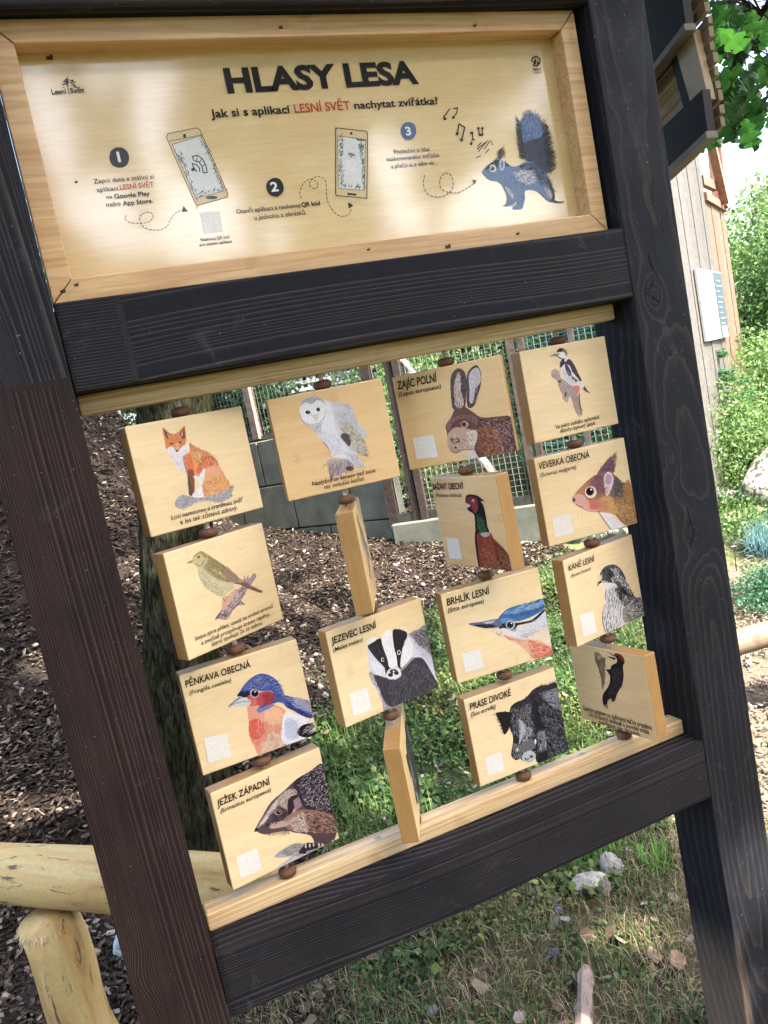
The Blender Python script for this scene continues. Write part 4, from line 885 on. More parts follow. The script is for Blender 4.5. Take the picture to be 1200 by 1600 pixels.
["X","sb","Google Play",915,1438,577,77],
["X","sl","nebo",756,1321,232,77],
["X","sb","App Store.",1021,1316,497,78],
["X","sb","Lesní",335,3118,224,83],
["X","sb","Svět",619,3124,221,83],
["L","2a2622",11.2,[622,3339,587,3145,599,3102]],
["S","2a2622",26,76,14.7,16,20,[519,3315,610,3345,582,3229,488,3219]],
["S","2a2622",26,69,13.2,-18,20,[637,3344,702,3321,706,3223,615,3213]],
["F","e2c89a",[1976,2348,2016,2404,2508,2468,2562,2435,2806,1350,2759,1287,2249,1204,2209,1238]],
["F","dfe6e6",[2042,2225,2555,2333,2753,1401,2239,1326]],
["L","3a3430",12.0,[1976,2348,2016,2404,2508,2468,2562,2435,2806,1350,2759,1287,2249,1204,2209,1238,1976,2348]],
["L","3a3430",9.0,[2009,2281,2590,2352]],
["L","4a4440",9.0,[2042,2225,2555,2333,2753,1401,2239,1326,2042,2225]],
["S","5c645c",90,75,11.5,-82,25,[2042,2225,2175,2097,2215,1735,2279,1337,2239,1326]],
["S","5c645c",70,86,13.2,40,25,[2472,2315,2555,2333,2753,1401,2685,1453,2576,1947]],
["S","5c645c",30,86,13.2,22,25,[2239,1326,2753,1401,2716,1450,2293,1397]],
["F","2a2622",[2307,2350,2301,2336,2292,2325,2281,2319,2270,2320,2262,2327,2257,2339,2258,2353,2264,2367,2273,2377,2284,2383,2295,2382,2303,2375,2308,2364]],
["F","3a3430",[2609,1301,2596,1290,2566,1283,2525,1282,2481,1286,2443,1295,2417,1307,2410,1319,2423,1330,2452,1337,2493,1338,2537,1334,2576,1326,2602,1314]],
["L","3a3836",18.3,[2340,2010,2435,2018,2499,1953,2533,1830,2525,1725]],
["L","3a3836",18.3,[2354,1934,2427,1913,2468,1820,2457,1730]],
["L","3a3836",18.3,[2340,2010,2340,1941]],
["L","3a3836",18.4,[2463,1730,2525,1725]],
["L","3a3836",18.3,[2307,1893,2371,1873,2413,1809,2405,1750]],
["L","3a3836",18.3,[2307,1893,2315,1832,2359,1753]],
["F","4a4844",[2334,1792,2327,1779,2316,1769,2301,1765,2286,1766,2274,1773,2267,1784,2266,1797,2273,1809,2284,1819,2299,1824,2314,1822,2326,1816,2333,1805]],
["L","3a3836",12.2,[2415,1996,2391,1931]],
["L","3a3836",12.2,[2483,1954,2433,1898]],
["L","3a3836",12.3,[2519,1861,2462,1835]],
["D","4a4038",11.7,[1038,1158,1005,1102,1056,1044,1225,1006,1378,1020,1459,1086,1454,1152,1384,1177,1270,1135,1235,1049,1270,942,1377,886,1524,870,1657,916,1743,1027,1857,1121,1974,1161]],
["F","2a2622",[2003,1218,2058,1122,1951,1127]],
["X","sl","Naskenuj QR kód",2164,606,499,57],
["X","sl","pro stažení aplikace",2124,526,569,57],
["W","d8dce6",[2252,1082,2597,1069,2572,734,2241,732]],
["F","1c1a1a",[3510,1411,3580,1507,3698,1542,3792,1499,3825,1383,3790,1289,3688,1224,3594,1233,3523,1288]],
["X","nw","2",3576,1309,142,151],
["X","sl","Otevři aplikaci a naskenuj",2879,998,1169,84],
["X","sb","QR kód",4078,996,354,87],
["X","sl","u jednoho z obrázků.",3172,862,968,85],
["D","4a4038",13.5,[4098,1147,4102,1261,4200,1399,4321,1464,4399,1448,4466,1393,4448,1312,4373,1296,4311,1341,4319,1406,4413,1479,4524,1493,4618,1429,4614,1281,4585,1086,4631,916,4731,789,4871,758,4976,815,5023,911]],
["F","2a2622",[4976,999,5065,934,4965,883]],
["F","e2c694",[5017,2286,5047,2307,5599,2216,5622,2181,5359,1031,4789,1133,4778,1167]],
["F","e2e9e9",[5028,2170,5556,2069,5335,1177,4841,1255]],
["L","3a3430",17.2,[5017,2286,5047,2307,5599,2216,5622,2181,5359,1031,4789,1133,4771,1168,5017,2286]],
["L","4a4440",10.4,[5028,2170,5556,2069,5335,1177,4841,1255,5028,2170]],
["S","5c5a50",130,108,14.4,48,20,[5032,2154,5100,2133,4989,1712,4950,1285,5344,1217,5335,1177,4841,1255]],
["S","5c5a50",80,109,14.6,48,20,[5373,1999,5468,1959,5329,1185,5303,1288,5364,1650]],
["S","5c5a50",30,94,14.4,-13,20,[5246,2130,5556,2069,5417,2062]],
["F","2a2622",[5327,2194,5322,2184,5313,2177,5302,2173,5291,2174,5282,2179,5276,2187,5276,2197,5281,2207,5289,2214,5300,2218,5312,2217,5321,2212,5326,2204]],
["F","3a3430",[4998,1164,5176,1131,5161,1099,4989,1125]],
["S","2a2622",30,44,14.7,-4,40,[5126,1834,5227,1873,5301,1788,5204,1769]],
["W","d4dcdc",[5094,1738,5286,1703,5244,1513,5045,1549]],
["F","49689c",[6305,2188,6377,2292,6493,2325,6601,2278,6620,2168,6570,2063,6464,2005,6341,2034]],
["X","nw","3",6379,2084,130,147],
["X","si","Poslechni si hlas",6081,1774,743,87],
["X","si","naskenovaného zvířátka",5905,1652,1101,86],
["X","si","a přečti si o něm víc...",5964,1518,977,87],
["D","4a4038",15.8,[6623,1341,6562,1188,6599,1012,6779,921,7016,949,7179,1085,7186,1284,7071,1344,6937,1255,6912,1083,7053,986,7283,965,7538,1053,7671,1123]],
["F","3a4460",[7622,1172,7715,1159,7663,1083]],
["L","2a2622",21.4,[7413,2518,7249,2369]],
["F","2a2622",[7305,2337,7299,2326,7288,2318,7273,2315,7258,2315,7246,2321,7238,2330,7237,2341,7242,2351,7254,2359,7268,2363,7284,2362,7296,2356,7304,2347]],
["L","2a2622",21.5,[7493,2513,7583,2523,7545,2427,7449,2358]],
["F","2a2622",[7487,2346,7482,2338,7471,2331,7456,2328,7441,2329,7428,2334,7420,2341,7418,2350,7423,2358,7434,2364,7449,2367,7464,2366,7477,2362,7485,2355]],
["L","2a2622",27.0,[7485,2059,7550,2228,7664,2157,7562,1954]],
["F","2a2622",[7511,2047,7505,2035,7493,2025,7478,2020,7463,2021,7450,2028,7443,2039,7442,2052,7448,2064,7460,2074,7475,2079,7490,2078,7503,2071,7511,2060]],
["F","2a2622",[7580,1928,7574,1916,7562,1906,7547,1901,7532,1902,7519,1909,7511,1920,7511,1933,7517,1945,7529,1955,7544,1960,7559,1959,7572,1952,7579,1941]],
["L","2a2622",21.8,[7763,2041,7809,2063,7800,1964,7737,1833]],
["F","2a2622",[7768,1840,7763,1830,7753,1822,7741,1818,7728,1819,7717,1824,7711,1834,7710,1844,7715,1855,7725,1863,7738,1867,7751,1866,7761,1861,7768,1851]],
["L","2a2622",21.8,[7783,1940,7836,1906]],
["F","2a2622",[7827,2037,7822,2026,7810,2018,7795,2015,7780,2016,7766,2021,7759,2030,7757,2041,7763,2052,7775,2060,7790,2064,7805,2063,7818,2057,7826,2048]],
["F","2a2622",[7987,2117,7982,2106,7972,2098,7959,2094,7946,2095,7935,2101,7929,2110,7928,2121,7933,2131,7943,2139,7956,2143,7969,2142,7980,2137,7987,2128]],
["F","2a2622",[8076,2111,8071,2101,8061,2093,8048,2089,8035,2089,8024,2095,8017,2104,8017,2115,8022,2126,8032,2134,8045,2138,8058,2137,8069,2131,8075,2122]],
["L","2a2622",21.9,[7962,2108,7948,1989,8031,1984,8044,2103]],
["L","2a2622",16.5,[7954,2014,8036,2008]],
["L","2a2622",16.4,[7872,1793,7974,1852]],
["L","2a2622",16.4,[7847,1735,8050,1846]],
["L","2a2622",16.5,[7861,1683,8117,1877]],
["L","2a2622",16.5,[8007,1723,8171,1873]],
["L","2a2622",16.4,[7802,1577,7904,1604]],
["L","2a2622",16.6,[8021,1646,8108,1716]],
["L","2a2622",16.6,[8198,1861,8201,1785]],
["L","2a2622",28.4,[9422,3309,9461,3378,9554,3401,9632,3352,9618,3281,9530,3223,9444,3237]],
["F","2a2622",[9459,3307,9534,3366,9526,3264,9459,3246]],
["F","2a2622",[9565,3334,9601,3262,9534,3244]],
["X","sb","PEFC",9404,3132,240,50],
["X","sl","CZ/08-31",9437,3081,178,30],
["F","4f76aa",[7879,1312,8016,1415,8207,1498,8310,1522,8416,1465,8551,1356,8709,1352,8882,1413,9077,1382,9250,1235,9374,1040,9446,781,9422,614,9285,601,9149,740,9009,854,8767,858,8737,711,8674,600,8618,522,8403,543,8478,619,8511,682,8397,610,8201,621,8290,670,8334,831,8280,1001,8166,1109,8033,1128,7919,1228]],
["S","dcd6d8",150,114,11.4,-22,20,[8508,1245,8776,1289,9013,1270,9060,1100,8877,999,8647,1052]],
["F","c8d2e4",[8315,981,8406,940,8476,802,8463,737,8398,809,8347,896]],
["F","ece8ee",[8462,637,8531,680,8506,608,8444,597]],
["S","d8d2c8",90,85,8.5,-65,20,[9173,956,9344,891,9412,716,9304,692,9209,836]],
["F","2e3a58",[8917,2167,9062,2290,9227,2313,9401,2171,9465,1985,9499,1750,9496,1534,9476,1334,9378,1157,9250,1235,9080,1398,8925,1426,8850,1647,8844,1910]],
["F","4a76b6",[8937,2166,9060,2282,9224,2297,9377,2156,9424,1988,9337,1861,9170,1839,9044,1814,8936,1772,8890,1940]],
["S","16161c",520,123,9.6,41,35,[8881,2186,8986,2310,9158,2366,9307,2309,9468,2201,9505,1983,9529,1598,9516,1331,9388,1106,9080,1398,8885,1429,8810,1649]],
["S","1c1e26",380,106,8.8,144,18,[8891,2234,8950,2133,8943,1903,8929,1641,8964,1423,8836,1483,8837,1779]],
["S","16161c",320,124,10.4,12,25,[9427,2203,9505,1983,9550,1597,9530,1296,9391,1123,9320,1380,9361,1876]],
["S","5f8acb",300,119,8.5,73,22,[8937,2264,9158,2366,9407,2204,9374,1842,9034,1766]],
["S","16161e",380,96,7.7,-22,25,[8672,1363,8882,1413,9113,1362,9347,1109,9442,764,9179,889,9026,1136]],
["S","14141c",300,77,9.7,28,30,[7901,1326,8207,1498,8355,1454,8470,1346,8238,1365,7996,1319]],
["S","1c1c26",60,136,10.2,67,12,[8223,1496,8314,1636,8421,1677,8426,1514,8377,1468]],
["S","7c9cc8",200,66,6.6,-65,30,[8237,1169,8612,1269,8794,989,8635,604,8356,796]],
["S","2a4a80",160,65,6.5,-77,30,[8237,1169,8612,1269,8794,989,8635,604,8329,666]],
["S","e8e4ea",120,76,5.7,-22,25,[8528,1243,9010,1254,9006,1038,8647,1052]],
["F","dfe6ee",[8194,1339,8180,1309,8155,1286,8123,1275,8091,1277,8064,1293,8049,1319,8049,1350,8062,1380,8087,1403,8119,1415,8152,1412,8178,1396,8193,1370]],
["F","1c2430",[8154,1342,8145,1324,8129,1310,8109,1303,8089,1304,8072,1314,8063,1330,8062,1349,8070,1368,8086,1382,8106,1389,8127,1387,8143,1377,8153,1361]],
["F","c0d0e0",[8114,1358,8112,1353,8107,1349,8101,1347,8095,1347,8091,1350,8088,1355,8088,1360,8090,1366,8095,1370,8101,1372,8107,1372,8111,1369,8114,1364]],
["F","cfdcea",[8402,1401,8386,1352,8361,1314,8332,1295,8304,1297,8284,1321,8275,1361,8279,1410,8295,1459,8321,1497,8350,1517,8377,1514,8398,1491,8407,1450]],
["F","6080b0",[8374,1395,8363,1360,8348,1333,8330,1319,8315,1320,8304,1336,8301,1365,8304,1400,8315,1435,8330,1462,8348,1477,8363,1475,8374,1459,8378,1430]],
["F","26262e",[9412,615,9529,578,9654,575,9586,551,9403,573]],
["F","26262e",[9334,1043,9432,816,9425,630,9327,606,9395,735,9347,908]]]}''')
def smooth_poly(p):
    p=np.array(p,float); n=len(p)
    if n<5: return p
    a=np.roll(p,1,0);b=p;c=np.roll(p,-1,0);d=np.roll(p,-2,0);out=[]
    for t in (0,.33,.66): out.append(.5*((2*b)+(-a+c)*t+(2*a-5*b+4*c-d)*t*t+(-a+3*b-3*c+d)*t**3))
    return np.stack(out,1).reshape(-1,2)
def inpoly(P,x,y):
    r=np.zeros(len(x),bool); j=len(P)-1
    for i in range(len(P)):
        xi,yi=P[i];xj,yj=P[j]
        k=((yi>y)!=(yj>y))&(x<(xj-xi)*(y-yi)/(yj-yi+1e-12)+xi); r^=k; j=i
    return r
def art_mesh(name,items,w,h,ink=.78):
    """items in 0.1 mm from the lower left corner of the face; result lies in local XZ, facing -Y"""
    V=[];F=[];C=[];n=0;lay=0
    r=np.random.default_rng(len(items)*7+int(w*1e4))
    W_,H_=w*1e4,h*1e4
    def add(P,yo,c,faces=None):
        nonlocal n
        P=np.asarray(P,float); P=np.c_[np.clip(P[:,0],10,W_-10),np.clip(P[:,1],10,H_-10)]
        V.append(np.c_[P[:,0]/1e4,np.broadcast_to(-yo,len(P)),P[:,1]/1e4])
        for f in (faces or [list(range(len(P)))]): F.append([q+n for q in f]); C.append(c)
        n+=len(P)
    for it in items:
        k=it[0]; 
        if k=='X': continue
        lay+=1; y=.00012+lay*.000018; c=lin(it[1],ink); bf=.13*min(1,max(0,sum(c)/3-.03)/.2); c=tuple(v*(1-bf)+bf*w_ for v,w_ in zip(c,(.52,.40,.26))) if k!='W' else (.66,.64,.61)
        if k in 'FW':
            P=np.array(it[2],float).reshape(-1,2)
            if k=='F' : P=smooth_poly(P)
            P3=[Vector((q[0],q[1],0)) for q in P]; tr=tessellate_polygon([P3])
            fs=[]
            for a,b,cc in tr:
                ar=(P[b][0]-P[a][0])*(P[cc][1]-P[a][1])-(P[b][1]-P[a][1])*(P[cc][0]-P[a][0]); fs.append([a,b,cc] if ar>0 else [a,cc,b])
            add(P,y,c,fs)
            ar_=abs(np.sum(P[:,0]*np.roll(P[:,1],-1)-np.roll(P[:,0],-1)*P[:,1]))/2
            if k=='F' and ar_>1500:
                N_=int(min(420,ar_/110)); lo,hi=P.min(0),P.max(0); X_=r.uniform(lo[0],hi[0],N_*3);Y_=r.uniform(lo[1],hi[1],N_*3); kk=inpoly(P,X_,Y_); X_,Y_=X_[kk][:N_],Y_[kk][:N_]
                a0=r.uniform(0,6.28); Lm=min(34,6+math.sqrt(ar_)*.16)
                for q in range(len(X_)):
                    a=a0+.9*math.sin(X_[q]/170+a0)+.9*math.sin(Y_[q]/150)+r.normal(0,.25); L=Lm*r.uniform(.5,1.2); wd=1.5*r.uniform(.6,1.4); g_=r.choice((.55,.72,1.25,1.5)); cc=tuple(min(.85,v*g_) for v in c); dx,dy=math.cos(a)*L,math.sin(a)*L; nx_,ny_=-math.sin(a)*wd,math.cos(a)*wd
                    add([[X_[q],Y_[q]],[X_[q]+dx*.5+nx_,Y_[q]+dy*.5+ny_],[X_[q]+dx,Y_[q]+dy],[X_[q]+dx*.5-nx_,Y_[q]+dy*.5-ny_]][::-1],y+.000012*r.random()+.000002,cc)
        elif k in 'SP':
            P=np.array(it[-1],float).reshape(-1,2); N_=it[2]; lo,hi=P.min(0),P.max(0)
            X_=r.uniform(lo[0],hi[0],N_*4);Y_=r.uniform(lo[1],hi[1],N_*4); kk=inpoly(P,X_,Y_); X_,Y_=X_[kk][:N_],Y_[kk][:N_]
            for q in range(len(X_)):
                cc=tuple(np.array(c)*r.uniform(.75,1.25)); yo=y+.000016*r.random()
                if k=='S':
                    L=it[3]*r.uniform(.5,1.2);wd=it[4]*r.uniform(.6,1.2)*.5; a=math.radians(it[5]+r.normal(0,it[6]*.6)); dx,dy=math.cos(a),math.sin(a)
                    bend=r.normal(0,.12)*L; mx,my=-dy*bend,dx*bend
                    Q=np.array([[X_[q],Y_[q]],[X_[q]+dx*L*.5+mx+dy*wd,Y_[q]+dy*L*.5+my-dx*wd],[X_[q]+dx*L,Y_[q]+dy*L],[X_[q]+dx*L*.5+mx-dy*wd,Y_[q]+dy*L*.5+my+dx*wd]])
                    add(Q,yo,cc)
                else:
                    s=it[3]*r.uniform(.5,1.1)/2; a=r.uniform(0,3); Q=[[X_[q]+s*math.cos(a+t),Y_[q]+s*.7*math.sin(a+t)] for t in (0,1.26,2.51,3.77,5.03)]; add(Q,yo,cc)
        elif k in 'LD':
            P=np.array(it[3],float).reshape(-1,2); wd=it[2]/2
            if k=='D':   # dashed smooth line
                a=[];
                for i in range(len(P)-1):
                    p0=P[max(i-1,0)];p1=P[i];p2=P[i+1];p3=P[min(i+2,len(P)-1)]
                    for t in np.linspace(0,1,10,endpoint=False): a.append(.5*((2*p1)+(-p0+p2)*t+(2*p0-5*p1+4*p2-p3)*t*t+(-p0+3*p1-3*p2+p3)*t**3))
                a=np.array(a); s=np.r_[0,np.cumsum(np.linalg.norm(np.diff(a,axis=0),axis=1))]; per=max(60.,it[2]*5.5); segs=[]
                for q in np.arange(0,s[-1]-per*.6,per): segs.append([(np.interp(q,s,a[:,0]),np.interp(q,s,a[:,1])),(np.interp(q+per*.6,s,a[:,0]),np.interp(q+per*.6,s,a[:,1]))])
            else: segs=[(P[i],P[i+1]) for i in range(len(P)-1)]
            for i,(a_,b_) in enumerate(segs):
                a_=np.array(a_,float);b_=np.array(b_,float);d=b_-a_;L=np.linalg.norm(d)
                if L<1: continue
                d/=L;nn=np.array([-d[1],d[0]])*wd; a2=a_-d*wd*.5;b2=b_+d*wd*.5
                add([a2-nn,b2-nn,b2+nn,a2+nn],y+.000004*(i%4),c)
    V=np.concatenate(V)
    me=npmesh(name,V,F,None,C); return me
_fontcache={}
def text_vf(body,bold,shear):
    cu=bpy.data.curves.new('t','FONT'); cu.body=body; cu.size=1; cu.offset=bold; cu.shear=shear; cu.resolution_u=3
    o=bpy.data.objects.new('t',cu); COL.objects.link(o); dg=bpy.context.evaluated_depsgraph_get(); dg.update()
    me=o.evaluated_get(dg).to_mesh(); V=np.array([v.co[:2] for v in me.vertices]); F=[list(p.vertices) for p in me.polygons]
    o.evaluated_get(dg).to_mesh_clear(); bpy.data.objects.remove(o); bpy.data.curves.remove(cu); return V,F
_capH=None
STY={'ub':(.018,.12,'120c0a'),'um':(.010,.12,'1c1410'),'lb':(.009,.14,'16100e'),'lm':(.004,.14,'241a14'),'lo':(.006,.22,'1c120c'),'lx':(.008,.05,'120e0c'),
     'tt':(.042,0,'0a0806'),'sb':(.020,0,'0e0b0a'),'sr':(.012,0,'c8452c'),'sl':(.006,0,'2a2420'),'si':(.0,0,'40557e'),'nw':(.03,0,'f0f0f0')}
def lettering(items,ink=.78):
    global _capH
    if _capH is None: v,_=text_vf('H',0,0); _capH=v[:,1].max()
    V=[];F=[];C=[];n=0
    for it in items:
        if it[0]!='X': continue
        _,st,body,x0,y0,wd,hh=it; b,sh,colr=STY[st]; v,f=text_vf(body,b,sh)
        x0_,x1_=v[:,0].min(),v[:,0].max(); sx=min(wd/(x1_-x0_),hh/_capH*1.25); x0=x0+(wd-sx*(x1_-x0_))/2; sy=hh/_capH*(1.22 if st[0] in 'l' else .9 if st in('sl','si','sb') else 1.22 if st in('ub','um') else 1.0)
        q=np.c_[(x0+(v[:,0]-x0_)*sx)/1e4, np.full(len(v),-.00125 if st!='nw' else -.0024), (y0+v[:,1]*sy)/1e4]
        V.append(q); F+= [[i+n for i in ff] for ff in f]; C+= [lin(colr,ink)]*len(f); n+=len(v)
    if not V: return None
    return npmesh('lettering',np.concatenate(V),F,None,C)

# ---- sign prints
KEEP[0]=True
def place_child(name,me,mat,parent,off,local=False):
    me.materials.append(mat); o=bpy.data.objects.new(name,me); COL.objects.link(o); o.parent=parent; o.location=off; return o
me=art_mesh('printed_picture',ART['sign'],1.01,.377); o=place_child('printed_picture',me,M_PRINT_S,PANEL,(0,0,0))  # blue of the squirrel and third disc is sky glare put into the ink
offs=Vector((.297,.062,.285))
PANEL_M=PANEL
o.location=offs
me=lettering(ART['sign']); o2=place_child('lettering',me,M_PRINT_S,PANEL,offs); o2['kind']='stuff'

# ---- turning tiles
TILES=[('fox',0,-0.0334,0.2784,'wooden tile with a seated red fox, leftmost in the top row','M1'),
('owl',1,-0.0323,-0.1131,'wooden tile with a white barn owl on a stump, top row','M2'),
('hare',2,-0.0326,-0.6571,'wooden tile with a brown hare head and tall ears, top row','M2'),
('gsw',3,-0.0322,0.0393,'wooden tile with a spotted woodpecker on a branch, top right corner','M1'),
('thrush',0,-0.2490,0.4743,'wooden tile with a speckled thrush on a twig, below the fox','M1'),
('plank2',1,-0.2510,1.1738,'tile turned edge-on between the owl tile and the badger tile','M2'),
('pheas',2,-0.2496,-1.4126,'twisted tile with a pheasant neck and head, below the hare','M2'),
('squir',3,-0.2496,-0.0749,'wooden tile with a red squirrel head, second in the right column','M1'),
('chaff',0,-0.4672,0.0368,'wooden tile with a blue headed chaffinch, above the hedgehog','M1'),
('badger',1,-0.4644,0.1900,'wooden tile with a striped badger face in the second column','M1'),
('nut',2,-0.4664,-0.0840,'wooden tile with a blue nuthatch head and long beak','M1'),
('buzz',3,-0.4645,0.2032,'wooden tile with a streaked brown buzzard, below the squirrel','M1'),
('hedge',0,-0.6840,0.1458,'wooden tile with a hedgehog, at the bottom left of the grid','M1'),
('plank4',1,-0.6914,1.1418,'tile turned edge-on below the badger tile on the bottom rail','M2'),
('boar',2,-0.6854,0.0077,'wooden tile with a dark wild boar head on the bottom row','M1'),
('bwp',3,-0.6886,-1.3950,'twisted tile with a black woodpecker, at the bottom right','M2')]
KEEP[0]=False
def tile(key,c,z,ang,label,mk):
    t=empty('picture_tile',(CX[c],YA,z),label,'picture tile','turning picture tiles',rz=ang)
    m=MB(); m.box((0,0,0),(TW,TT,TH)); bd=m.build('board',M_TILE if mk=='M1' else M_TILE2,t,bevel=.0022)
    bd.data.materials.append(M_EDGE)
    for p in bd.data.polygons:
        if abs(p.normal.y)<.5: p.material_index=1
    seed_loc=Vector((rng.uniform(-5,5),rng.uniform(-5,5),0))
    if key in ART:
        me=art_mesh('printed_picture',ART[key],TW,TH); o=place_child('printed_picture',me,M_PRINT,t,Vector((-TW/2,-TT/2,-TH/2)))
        lm=lettering(ART[key])
        if lm: place_child('lettering',lm,M_PRINT,t,Vector((-TW/2,-TT/2,-TH/2)))['kind']='stuff'
    elif key.startswith('plank'):
        src='boar' if key=='plank4' else 'thrush'
        its=[i for i in ART[src] if i[0] in 'FS'][:18]; me=art_mesh('printed_picture',its,TW,TH,.5); place_child('printed_picture',me,M_PRINT,t,Vector((-TW/2,-TT/2,-TH/2)))
    return t
for a in TILES: tile(*a)
KEEP[0]=True

# ------------------------------------------------------------------ gable cladding of the stand's roof, right of the right post
gm=MB(); GX=1.62
def gquad(pts,x0,x1,name,mat,col=None,par=ST):
    V=[(x0,p[0],p[1]) for p in pts]+[(x1,p[0],p[1]) for p in pts]; m=MB(); k=len(pts)
    m.add(V,[list(range(k)),[k+i for i in range(k)][::-1]]+[[i,(i+1)%k,k+(i+1)%k,k+i][::-1] for i in range(k)],col); return m.build(name,mat,par)
M_RAFT=simple('charred_rafter',(.008,.007,.007),.8); M_RAFTU=simple('lit_rafter_underside',(.16,.14,.12),.8)  # pale underside tone stands for light on the rafters' lower faces
M_SLAT=simple('pale_slat',(.20,.14,.085),.8); M_PALE=mat_light('pale_batten',lin('b89c6e',.6),lin('8a7048',.5),(8,8,2),.1,.6)
def sl(y,z,s=-.245): return z
gquad([(.40,.545),(.40,.70),(.036,.80),(.036,.669)],1.62,1.642,'roof_beam',M_RAFT); gquad([(.40,.533),(.40,.545),(.036,.669),(.036,.656)],1.615,1.647,'lit_beam_underside',M_RAFTU)
gquad([(.40,.34),(.40,.44),(.018,.527),(.018,.442)],1.62,1.642,'roof_beam',M_RAFT); gquad([(.40,.326),(.40,.34),(.018,.442),(.018,.428)],1.615,1.647,'lit_beam_underside',M_RAFTU)
gquad([(.075,.50),(.103,.66),(.045,.66),(.028,.51)],1.645,1.665,'roof_batten',M_PALE)
gquad([(.098,.49),(.124,.66),(.104,.66),(.078,.49)],1.647,1.667,'roof_batten',M_RAFT)
for i in range(17):
    z=.448+i*.0262; hz=.0185
    hz=[.0195,.0175,.021,.0150,.0185][i%5]; ye=.030-.002*(i%3); gquad([(.38,z-.095),(.38,z-.095+hz),(ye,z+hz+.006),(ye,z+.006)],1.672,1.684+.002*(i%2),'roof_slat',M_SLAT)
gquad([(.40,.90),(.40,1.0),(-.02,1.08),(-.02,.98)],1.486,1.70,'roof_beam',M_RAFT)

for i in range(6):  # unseen roof boards, added to block overhead light on the stand
    y0=-.42+i*.165; m=MB(); zc=1.22-abs(y0+.08-.07)*.30; m.box((.80,y0+.08,zc),(1.95,.158,.022)); m.build('unseen_roof_board',M_RAFT,ST)
# ------------------------------------------------------------------ log railing at left
KEEP[0]=True
lr=empty('log_railing',(-.1,1.08,-1.7),'peeled pale log rail resting on a stout log post behind the left post','log railing')
def logtube(name,a,b,r0,r1,mat,par,seg=14,n=22,wob=.02,bow=.006):
    a=Vector(a);b=Vector(b); L=(b-a).length; P=[(L*t,0,bow*math.sin(t*9)) for t in np.linspace(0,1,seg)]; m=MB(); m.tube(P,np.linspace(r0,r1,seg)*(1+.03*np.sin(np.linspace(0,9,seg))),n,wob=wob); o=m.build(name,mat,None,True)
    o.location=a; o.rotation_euler=(b-a).to_track_quat('X','Z').to_euler()
    if par: o.parent=par; o.matrix_parent_inverse=Matrix.Translation(-Vector(par.location))
    return o
logtube('log_rail',(-1.7,2.57,-1.055),(.43,.56,-1.115),.082,.082,M_LOG,lr)
logtube('log_post',(-.125,1.02,-1.19),(-.09,1.02,-1.8),.078,.088,M_LOG,lr,8)
m=MB()
for i in range(60):
    a=rng.uniform(2.6,5.2); p=np.array([-.123+.078*math.cos(a),1.02+.078*math.sin(a),-1.205+rng.uniform(-.01,.01)]); m.obox(p,p+np.array([.010*math.cos(a)+rng.normal(0,.006),.010*math.sin(a),rng.uniform(-.022,-.002)]),.0016,.0008,(.6,.48,.3))
m.build('wood_fibres',M_TINTW,lr)['kind']='stuff'

# mossy tree trunk behind the first column
tr=empty('tree',(.36,1.78,-1.6),'mossy dark tree trunk standing behind the left column of tiles','tree')
m=MB(); P=[(.34,1.74,-1.68),(.37,1.76,-1.45),(.42,1.80,-1.0),(.52,1.88,-.5),(.61,1.95,-.1),(.68,2.01,.2),(.75,2.06,.6),(.9,2.2,2.0),(1.1,2.4,4.2)]
PP=np.array(P,float); RR=np.array([.26,.165,.143,.141,.145,.15,.15,.14,.10]); tt_=np.linspace(0,8,90); PP=np.stack([np.interp(tt_,range(9),PP[:,i]) for i in range(3)],1); RR=np.interp(tt_,range(9),RR); V=[];F=[];n_=90
for i,p in enumerate(PP):
    for k in range(n_):
        a=2*math.pi*k/n_; rg_=math.sin(a*17+1.5*math.sin(p[2]*7+a*3))*.5+math.sin(a*29+2.2*math.sin(p[2]*5.1))*.35+.35*math.sin(p[2]*31+a*5)*math.sin(a*11)
        r_=RR[i]*(1+.045*rg_+.05*math.sin(3*a+p[2])*(1 if i>6 else 2.2))+.004*rng.normal(); V.append((p[0]+r_*math.cos(a),p[1]+r_*math.sin(a),p[2]))
for i in range(len(PP)-1):
    for k in range(n_): F.append([i*n_+k,i*n_+(k+1)%n_,(i+1)*n_+(k+1)%n_,(i+1)*n_+k])
m.add(V,F); m.build('trunk',M_BARK,tr,True)

# ------------------------------------------------------------------ aviary: block wall, base wall, posts, mesh
A0=np.array([2.47,4.57]); DW=np.array([-.56,.83]); DF=np.array([.735,-.678]); DF/=np.linalg.norm(DF)
av=empty('aviary',(2.47,4.57,-1.1),'aviary with mossy concrete block wall, brown posts and wire mesh behind the mulch slope','aviary')
def pt(base,d,s,z,off=0):
    nrm=np.array([d[1],-d[0]]); q=base+d*s+nrm*off; return (q[0],q[1],z)
hb=.40; 
for row in range(3):
    z0=-1.28+row*hb
    s=-.0 if row%2==0 else -.0
    k=0
    while s<3.2:
        L=.62 if not(row%2 and k==0) else .34
        m=MB(); m.obox(pt(A0,DW,s+.006,z0+hb/2,.12),pt(A0,DW,s+L-.006,z0+hb/2,.12),.24+rng.uniform(-.004,.004),hb-.012); m.build('concrete_block',M_BLOCK,av,bevel=.006); s+=L; k+=1
M_ENDF=simple('sunlit_wall_end',(.42,.45,.47),.6)  # pale sheet painted to stand for sunlight on the wall's end face
m=MB(); m.obox(pt(A0,DW,-.012,-.75,.03),pt(A0,DW,-.004,-.75,.03),.09,.42); m.build('sunlit_end_face',M_ENDF,av)
for k in range(3):
    m=MB(); m.obox(pt(A0,DF,.03+k*.62,-1.10,.0),pt(A0,DF,.64+k*.62,-1.10,.0),.16,.36); m.build('concrete_block',M_BLOCK,av,bevel=.01)
m=MB()
